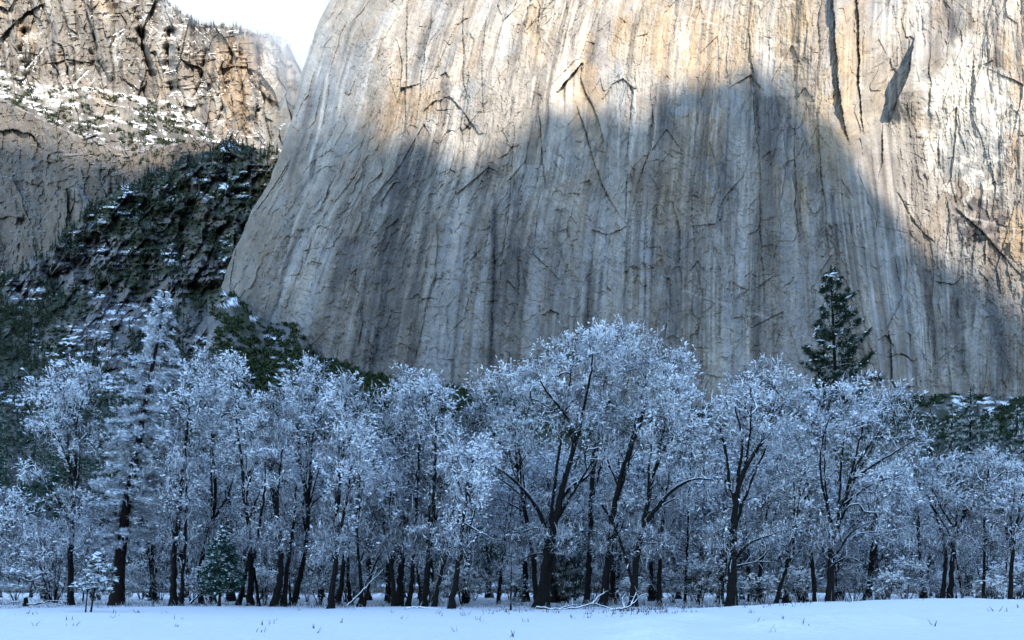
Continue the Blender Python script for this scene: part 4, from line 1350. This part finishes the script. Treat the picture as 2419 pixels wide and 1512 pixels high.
def grove_proto(seed, h, spread, nst, kind):
    r = np.random.default_rng(seed)
    stems = []
    for k in range(nst):
        a = r.uniform(0, 6.28)
        lean = r.uniform(0.03, 0.16)
        t = np.linspace(0, 1, 6)
        p = np.stack([np.cos(a) * lean * h * t ** 1.3 + r.normal(0, 0.12, 6) * t, np.sin(a) * lean * h * t ** 1.3 + r.normal(0, 0.12, 6) * t, h * 0.86 * t * (1 - 0.06 * k)], 1)
        p[0] = (0.25 * k, 0.1 * k, -0.15)
        stems.append((p, r.uniform(0.13, 0.24), 0.04))
        for j in range(2):
            i = r.integers(2, 5); q = p[i]; b = r.uniform(0, 6.28); l = r.uniform(0.15, 0.28) * h
            stems.append((np.array([q, q + np.array([math.cos(b) * l * 0.5, math.sin(b) * l * 0.5, l * 0.45]), q + np.array([math.cos(b) * l, math.sin(b) * l, l * 0.7])]), 0.07, 0.02))
    blobs = []
    for k in range(7):
        z = r.uniform(0.35, 0.9)
        a = r.uniform(0, 6.28); d = spread * r.uniform(0.1, 0.6)
        blobs.append((np.array([math.cos(a) * d, math.sin(a) * d, z * h]), np.array([spread * 0.6, spread * 0.6, h * 0.15])))
    blobs.append((np.array([0, 0, h * 0.2]), np.array([spread * 0.7, spread * 0.7, h * 0.16])))
    return grow_tree(kind, (0, 0, 0), stems, blobs, 190, seed, twig=0.9, snow=0.6, min_frac=0.08, sides=7, twig_mat=M_TWIG_DIM)


def shrub_proto(seed, h):
    r = np.random.default_rng(seed)
    stems = []
    for k in range(6):
        a = r.uniform(0, 6.28); l = r.uniform(0.3, 0.75)
        stems.append((np.array([(0.1 * math.cos(a), 0.1 * math.sin(a), -0.1), (l * h * 0.3 * math.cos(a), l * h * 0.3 * math.sin(a), h * 0.45), (l * h * 0.62 * math.cos(a), l * h * 0.62 * math.sin(a), h * 0.85)]), 0.04, 0.012))
    blobs = [(np.array([0, 0, h * 0.55]), np.array([h * 0.5, h * 0.5, h * 0.42]))]
    return grow_tree('shrub', (0, 0, 0), stems, blobs, 120, seed, twig=0.8, snow=0.35, min_frac=0.0, clump=0.09, tw_len=0.6, sides=5, twig_mat=M_TWIG_DIM)


LAND = [(-60, 'the left edge'), (166, 'the slender oak'), (276, 'the leaning conifer'), (409, 'the twin oak'), (520, 'the green fir'), (591, 'the splayed oak'),
        (655, 'the forked pair'), (725, 'the vase oak'), (790, 'the slim fork'), (856, 'the crooked trunk'), (940, 'the dense stand'), (1065, 'the foremost trunk'),
        (1206, 'the wispy sapling'), (1278, 'the massive oak'), (1386, 'the straight trunk'), (1430, 'the long leaner'), (1500, 'the sweeping oak'), (1727, 'the stout trunk'),
        (1829, 'the bending oak'), (1961, 'the broad oak'), (2242, 'the end oak'), (2480, 'the right edge')]


def where(px):
    xs = [a for a, _ in LAND]
    i = max(0, min(len(xs) - 2, int(np.searchsorted(xs, px)) - 1))
    return f'between {LAND[i][1]} and {LAND[i + 1][1]}'


def depth_word(Y):
    return 'standing close' if Y < 78 else ('standing deep' if Y < 98 else 'standing farthest')


protos = [grove_proto(701 + k, h, s, n, 'bare_tree') for k, (h, s, n) in enumerate(((15, 3.6, 2), (17, 3.8, 3), (13.5, 3.2, 1), (16, 4.2, 2), (12, 3.4, 3), (18, 3.4, 1)))]
look = ['two stemmed snowy tree', 'three stemmed snowy tree', 'single stemmed slim snowy tree', 'wide two stemmed snowy tree', 'low three stemmed snowy tree', 'tall single stemmed snowy tree']
sprotos = [shrub_proto(731 + k, h) for k, h in enumerate((3.2, 2.6, 4.2))]
slook = ['middling snowy twig thicket', 'low snowy twig thicket', 'tall snowy twig thicket']
r_ = np.random.default_rng(77)
used = set()


def place(protos_, k, x, Y, sc, rz, label, cat, group):
    o = protos_[k]
    if (id(protos_), k) not in used:
        used.add((id(protos_), k))
    else:
        o = copy_tree(o)
    o.location = (x, Y, float(ground_z(x, Y)) - 0.05)
    o.rotation_euler = (0, 0, rz)
    o.scale = (sc, sc, sc * r_.uniform(0.9, 1.1))
    return tag(o, label, cat, group)


top_lim = [(0, 1200), (200, 1190), (300, 1120), (420, 960), (560, 900), (640, 990), (740, 960), (850, 1010), (960, 980), (1060, 1010), (1150, 1000), (1300, 940), (1500, 940), (1600, 960), (1690, 1000), (1800, 970), (2000, 1000), (2150, 1080), (2250, 1140), (2418, 1150)]
cnt_bg = 0
for row, (Y0, step) in enumerate(((71, 5.2), (80, 5.0), (91, 5.2), (104, 5.6))):
    x = -0.74 * Y0
    while x < 0.74 * Y0:
        xx = x + r_.uniform(-1.4, 1.4); Y = Y0 + r_.uniform(-3.5, 3.5)
        x += step
        px = CX + xx / Y * F
        k = int(r_.integers(0, 6))
        hpx = 1400 - itp(px, top_lim)
        hm = hpx / F * Y * r_.uniform(0.72, 1.02)
        sc = float(np.clip(hm / (15, 17, 13.5, 16, 12, 18)[k], 0.6, 1.35))
        place(protos, k, xx, Y, sc, r_.uniform(0, 6.28), f'{look[k]} {depth_word(Y)} {where(px)}', 'tree', 'snowy trees inside the grove')
        cnt_bg += 1
for row, (Y0, step) in enumerate(((66.5, 4.2), (75, 4.0), (86, 4.4))):
    x = -0.70 * Y0
    while x < 0.70 * Y0:
        xx = x + r_.uniform(-1.6, 1.6); Y = Y0 + r_.uniform(-3, 3)
        x += step
        px = CX + xx / Y * F
        if r_.random() < (0.25 if px > 330 else 0.3 if Y > 70 else 0.0):
            continue
        k = int(r_.integers(0, 3))
        place(sprotos, k, xx, Y, r_.uniform(0.7, 1.4), r_.uniform(0, 6.28), f'{slook[k]} {depth_word(Y)} {where(px)}', 'shrub', 'snowy shrubs between the trunks')
print('grove', cnt_bg, round(time.time() - T0, 1))


# ------------------------------------------------------------------ masses nobody could count: woods on the apron and slope, scrub, grass
def simple_conifers(name, P, H, mats_, label, seed, white=0.3):
    global rng
    rng = np.random.default_rng(seed)
    b = Buf()
    n = len(P)
    m = 46
    t = rng.random((n, m)) ** 0.8
    r = 0.19 * H[:, None] * (1 - t) ** 0.8 * rng.uniform(0.5, 1.1, (n, m)) + 0.02 * H[:, None]
    a = rng.uniform(0, 6.28, (n, m))
    A = P[:, None] + np.stack([0 * t, 0 * t, H[:, None] * (0.06 + 0.94 * t)], -1)
    B = A + np.stack([np.cos(a) * r, np.sin(a) * r, -0.35 * r], -1)
    sprays(b, A.reshape(-1, 3), B.reshape(-1, 3), (0.035 * H[:, None] * np.ones((n, m))).ravel() * rng.uniform(0.7, 1.3, n * m), 0, taper=0.5)
    sprays(b, P - np.array([0, 0, 1.0]), P + np.stack([0 * H, 0 * H, H], 1), 0.012 * H, 0)
    o = b.build(name, mats_)
    return tag(o, label, 'woods', kind='stuff')


def surf_scatter(dfun, x0, x1, y0f, y1, n, seed, dens, relief=True):
    r = np.random.default_rng(seed)
    X = r.uniform(x0, x1, n)
    t = y0f(X)
    py = t + (y1 - t) * r.random(n)
    k = (r.random(n) < dens(X, py)) & (py > t)
    X, py = X[k], py[k]
    rock = rock_mask(X, py) * (py < 900)
    Y = dfun(X, py)
    Y = Y + slope_relief(X, py, Y, rock)
    return X, py, at(X, py, Y - 1.0)


def scrub(name, P, S, label, seed, m=26, leaf=None):
    global rng
    rng = np.random.default_rng(seed)
    n = len(P)
    b = Buf()
    d = unit(rng.normal(0, 1, (n, m, 3))); d[..., 2] = np.abs(d[..., 2])
    A = P[:, None] + d * (S[:, None, None] * rng.uniform(0.35, 1.0, (n, m, 1))) * np.array([1, 1, 0.8])
    B = A + unit(rng.normal(0, 1, (n, m, 3)) + 0.5 * d) * (S[:, None, None] * 0.5)
    sprays(b, A.reshape(-1, 3), B.reshape(-1, 3), (S[:, None] * np.ones((n, m)) * 0.17).ravel(), 0, taper=0.6)
    o = b.build(name, leaf or M_LEAF)
    return tag(o, label, 'scrub', kind='stuff')


gtop = lambda X: itp(X, GULLY_TOP)
atop = lambda X: itp(X, APRON_TOP)
gd = lambda X, py: np.clip((1 - 0.95 * np.clip(rock_mask(X, py) * (py < 860), 0, 1)) * (0.55 + 0.7 * fbm(X / 40, py / 34, 611, 3)), 0.03, 1)
X, py, P = surf_scatter(gully_depth, -180, 690, gtop, 1150, 7000, 612, gd)
scrub('hillside_scrub', P, np.random.default_rng(1).uniform(1.2, 3.4, len(P)) * (P[:, 1] / 900), 'dark green scrub covering the gully slope', 613)
X, py, P = surf_scatter(apron_depth, 500, 2600, lambda X: atop(X) - 1, 1040, 7000, 614, lambda X, py: np.where(X < 1120, np.where((X < 760) & (py < 830), 0.42, 0.95), 0.45 * (fbm(X / 45, py / 25, 633, 3) > 0.0)))
kl = X < 1500
sz = np.random.default_rng(2).uniform(2.0, 5.6, len(P))
scrub('apron_scrub', P[kl], sz[kl], 'dense dark green oak scrub at the left foot of the granite wall', 615, 34)
scrub('snowy_scrub', P[~kl], sz[~kl], 'snow dusted scrub at the right foot of the granite wall', 616, 34, M_LEAF_SNOWY)
# thickets on the shelf of the left crags
r2 = np.random.default_rng(616)
ii = r2.integers(0, CR_X.shape[0], 26000); jj = r2.integers(0, CR_X.shape[1], 26000)
tt = CR_T[ii, jj]; xx = CR_X[ii, jj]; yy = CR_Y[ii, jj]
k = (tt > 0.02) & (tt < 0.98) & (xx > -160) & (xx < 560) & (r2.random(26000) < 0.9 * sst(-0.2, 0.2, fbm(xx / 18, yy / 14, 617, 3)))
k |= (tt >= 0.98) & (yy < 480) & (xx > 120) & (xx < 470) & (r2.random(26000) < 0.16 * sst(-0.05, 0.3, fbm(xx / 18, yy / 14, 618, 3)))
k |= (yy - itp(xx, CRAG_TOP) < 16) & (xx > 250) & (r2.random(26000) < 0.35)
P = at(xx[k], yy[k], CR_D[ii, jj][k] - 2)
scrub('ledge_scrub', P, r2.uniform(1.6, 4.2, len(P)), 'small dark evergreens clinging to the snowy ledges of the far crags', 619, 18)
# conifer woods in the gully, over the apron and behind the grove
gd2 = lambda X, py: np.clip((0.25 + 1.1 * fbm(X / 70, py / 60, 621, 3)) * (1 - 0.8 * np.clip(rock_mask(X, py) * (py < 860), 0, 1)), 0, 1)
X, py, P = surf_scatter(gully_depth, -180, 680, lambda X: gtop(X) - 2, 900, 4200, 622, gd2)
simple_conifers('gully_woods', P, np.random.default_rng(3).uniform(6, 17, len(P)), M_NEEDLE, 'dark conifers scattered up the gully', 623)
r4 = np.random.default_rng(628)
xs = r4.uniform(-20, 660, 260)
ys = itp(xs, GULLY_TOP) + r4.uniform(2, 26, 260)
P = at(xs, ys, gully_depth(xs, ys) - 6)
simple_conifers('ridge_pines', P, r4.uniform(7, 20, 260) * r4.uniform(0.5, 1.0, 260), M_NEEDLE, 'dark pointed pines along the crest of the gully slope', 629)
X, py, P = surf_scatter(gully_depth, -180, 420, lambda X: np.full(X.shape, 900.0), 1330, 420, 624, lambda X, py: np.full(X.shape, 0.9))
simple_conifers('far_woods', P, np.random.default_rng(4).uniform(9, 20, len(P)), M_NEEDLE_SNOWY, 'misty green conifer woods behind the grove on the left', 625)
X, py, P = surf_scatter(apron_depth, 400, 2620, lambda X: np.where(X > 2100, 1000.0, 1120.0), 1370, 1000, 626, lambda X, py: np.full(X.shape, 0.9))
simple_conifers('distant_woods', P, np.random.default_rng(5).uniform(9, 18, len(P)), M_NEEDLE_SNOWY, 'dim conifer woods behind the oak grove', 627)

# tiny pines on the far rim
r3 = np.random.default_rng(631)
xs = r3.uniform(330, 690, 60)
P = at(xs, itp(xs, CRAG_TOP) + 4, 1345 + 90 * sst(560, 720, xs) + 60 * sst(640, 720, xs))
simple_conifers('rim_pines', P, r3.uniform(5, 13, 60), M_NEEDLE, 'tiny pines along the snowy rim of the far crags', 632)

# cloud drifting past the shoulder of the far crags
def cloud(label, px, py, Y, rx, ry, rz, dens, seed):
    th = np.linspace(0, math.pi, 26); ph = np.linspace(0, 2 * math.pi, 41)
    T, Ph = np.meshgrid(th, ph, indexing='ij')
    d = np.stack([np.sin(T) * np.cos(Ph), np.sin(T) * np.sin(Ph), np.cos(T)], -1)
    k = 1 + 0.35 * fbm(d[..., 0] * 1.6 + 4, d[..., 2] * 1.6 + d[..., 1] * 1.3 + 7, seed, 3)
    k[:, -1] = k[:, 0]
    V = d * k[..., None] * np.array([rx, ry, rz])
    m = bpy.data.materials.new('cloud_vapour')
    m.use_nodes = True
    t = m.node_tree
    t.nodes.remove(t.nodes['Principled BSDF'])
    v = nd(t, 'ShaderNodeVolumePrincipled', Density=dens, Anisotropy=0.2)
    v.inputs['Color'].default_value = (0.98, 0.98, 0.98, 1)
    t.links.new(v.outputs[0], t.nodes['Material Output'].inputs['Volume'])
    o = link('cloud', V.reshape(-1, 3), grid_faces(26, 41), m, smooth=True, loc=at(px, py, Y))
    tag(o, label, 'cloud', kind='stuff')


for k, (f, dn_) in enumerate(((1.0, 0.0010), (0.74, 0.0016), (0.5, 0.0030))):
    cloud(('wide thin outer veil', 'denser middle', 'small bright core')[k] + ' of the cloud drifting across the end of the far crags', 712, 72 - 8 * k, 1290, 112 * f, 100 * f, 120 * f, dn_, 651 + k)
cloud('thin cloud lying over the snowy rim of the far crags', 560, 6, 1330, 140, 70, 48, 0.0032, 655)

# dry grass and stalks poking through the snow
rng = np.random.default_rng(641)
n = 4200
Y = rng.uniform(23, 60, n); X = rng.uniform(-0.72, 0.72, n) * Y
pxg = CX + X / Y * F
dn = 0.06 + 1.3 * sst(1050, 1250, pxg) * (1 - sst(1750, 2000, pxg)) * sst(34, 46, Y)
dn = dn * sst(-0.2, 0.35, fbm(X / 2.2, Y / 3.5, 643, 3))
k = rng.random(n) < dn
X, Y = X[k], Y[k]
A = np.stack([X, Y, ground_z(X, Y) - 0.03], 1)
A = np.repeat(A, 3, 0) + rng.normal(0, 0.10, (len(A) * 3, 3)) * np.array([1, 1, 0])
h = rng.uniform(0.06, 0.30, len(A)) ** 1.0
B = A + np.stack([rng.normal(0, 0.5, len(A)) * h, rng.normal(0, 0.4, len(A)) * h, h], 1)
b = Buf()
sprays(b, A, B, rng.uniform(0.007, 0.022, len(A)), 0)
m_, t_, b_ = mat('dry_stalk')
b_.inputs['Base Color'].default_value = (0.035, 0.026, 0.018, 1)
tag(b.build('dry_grass', m_), 'sparse dry grass stalks sticking out of the meadow snow', 'grass', kind='stuff')
# a few frosted upright stalks along the top of the snow bank
xs = np.sort(rng.uniform(1640, 2410, 34)); Y = rng.uniform(44, 49, 34)
X = (xs - CX) / F * Y
A = np.stack([X, Y, ground_z(X, Y) - 0.05], 1)
h = rng.uniform(0.15, 0.85, 34)
B = A + np.stack([rng.normal(0, 0.16, 34) * h, 0 * h, h], 1)
b = Buf()
sprays(b, A, B, 0.016, 0)
tag(b.build('frosted_stalks', M_TWIG), 'upright frosted weed stalks along the top of the snow bank', 'stalks', kind='stuff')
# brushy litter and seedlings along the far edge of the meadow
n = 10000
Y = rng.uniform(57.0, 67, n); X = rng.uniform(-0.72, 0.72, n) * Y
A = np.stack([X, Y, ground_z(X, Y) - 0.05], 1)
h = rng.uniform(0.1, 1.1, n) * (0.1 + 1.1 * vnoise(X / 3, Y / 3, 3) ** 1.5) * (0.35 + 0.65 * sst(58, 62, Y))
B = A + np.stack([rng.normal(0, 0.7, n) * h, rng.normal(0, 0.5, n) * h, h], 1)
b = Buf()
sprays(b, A, B, rng.uniform(0.010, 0.02, n), 0)
tag(b.build('undergrowth', M_TWIG), 'snowy twigs and litter along the edge of the grove', 'undergrowth', kind='stuff')


# ------------------------------------------------------------------ fallen wood
def fallen(label, Y, stems, seed, name='fallen_branch'):
    global rng
    rng = np.random.default_rng(seed)
    b = Buf()
    x0 = (stems[0][2][0][0] - CX) / F * Y
    base = np.array([x0, Y, float(ground_z(x0, Y))])
    A_, B_ = [], []
    for w0, w1, pts in stems:
        pts = np.array(pts, float)
        P = resample(at(pts[:, 0], pts[:, 1], Y + np.linspace(0, rng.uniform(-0.8, 0.8), len(pts))), 0.2)
        P[1:-1] += rng.normal(0, 0.03, (len(P) - 2, 3))
        P[:, 2] = np.maximum(P[:, 2], ground_z(P[:, 0], P[:, 1]) - 0.02)
        s = Y / F / 2
        tube(b, P, np.linspace(w0 * s, w1 * s, len(P)), 7, rough=0.12)
        for _ in range(len(P) // 2):
            i = rng.integers(0, len(P)); d = unit(rng.normal(0, 1, 3) + np.array([0, 0, 0.7]))
            A_.append(P[i]); B_.append(P[i] + d * rng.uniform(0.15, 0.6))
    sprays(b, np.array(A_), np.array(B_), 0.014, 0)
    return tag(b.build(name, M_LIMB, None, True, base), label, 'branch', 'fallen wood at the meadow edge'), b


def put_fallen(label, Y, stems, seed):
    o, _ = fallen(label, Y, stems, seed)
    x0 = (stems[0][2][0][0] - CX) / F * Y
    o.location = (x0, Y, float(ground_z(x0, Y)))


put_fallen('long snow topped fallen limb lying before the massive oak', 55, [(6, 3, [(1265, 1434), (1320, 1440), (1370, 1434), (1400, 1424), (1430, 1434), (1465, 1442)]), (4, 1, [(1400, 1426), (1412, 1408), (1436, 1396)]), (4, 1, [(1320, 1440), (1350, 1428), (1378, 1430)])], 951)
put_fallen('upturned fallen limb with snow before the oak with sweeping limbs', 54, [(6, 2, [(1440, 1440), (1475, 1438), (1495, 1425), (1512, 1408), (1528, 1402)]), (4, 1, [(1490, 1428), (1505, 1395), (1498, 1385)]), (3, 1, [(1475, 1438), (1468, 1410), (1480, 1400)])], 952)
put_fallen('low dark fallen branch beside the foremost centre trunk', 54, [(6, 2, [(960, 1438), (990, 1434), (1030, 1440), (1050, 1446)])], 953)
put_fallen('leaning broken branch against the stand left of centre', 58, [(6, 2, [(820, 1432), (860, 1392), (905, 1345)]), (3, 1, [(860, 1392), (880, 1370), (890, 1340)])], 954)
put_fallen('pale broken branch slanting up left of the small green fir', 60, [(5, 2, [(450, 1424), (470, 1402), (492, 1380)])], 955)
put_fallen('heap of thin snowy sticks at the far left meadow edge', 60, [(4, 2, [(60, 1428), (110, 1424), (150, 1430)]), (3, 1, [(80, 1430), (120, 1418), (160, 1420)]), (3, 1, [(20, 1424), (60, 1420)])], 956)
put_fallen('twiggy fallen branch lying under the tall multi stemmed oak', 59, [(4, 2, [(520, 1436), (580, 1434), (640, 1437)]), (3, 1, [(560, 1435), (590, 1425)])], 957)


def stump(label, px, py, Y, h, r, name='stump'):
    global rng
    rng = np.random.default_rng(int(px))
    x = (px - CX) / F * Y
    b = Buf()
    z = np.array([-0.1, 0.0, h * 0.4, h * 0.8, h, h + 0.01])
    P = np.stack([0.05 * z, 0 * z, z], 1)
    tube(b, P, np.array([1.5, 1.3, 1.0, 0.9, 0.8, 0.02]) * r, 9, rough=0.14)
    o = b.build(name, M_BARK, None, True)
    o.location = (x, Y, float(ground_z(x, Y)))
    return tag(o, label, 'stump')


stump('small dark stump at the far left edge of the meadow', 60, 1420, 60, 0.75, 0.17)
stump('dark rounded log end showing through the snow at the bottom of the view', 1566, 1510, 21.4, 0.10, 0.22, 'buried_log')
print('all', round(time.time() - T0, 1), 'tris', sum(len(o.data.polygons) for o in bpy.data.objects if o.type == 'MESH'))
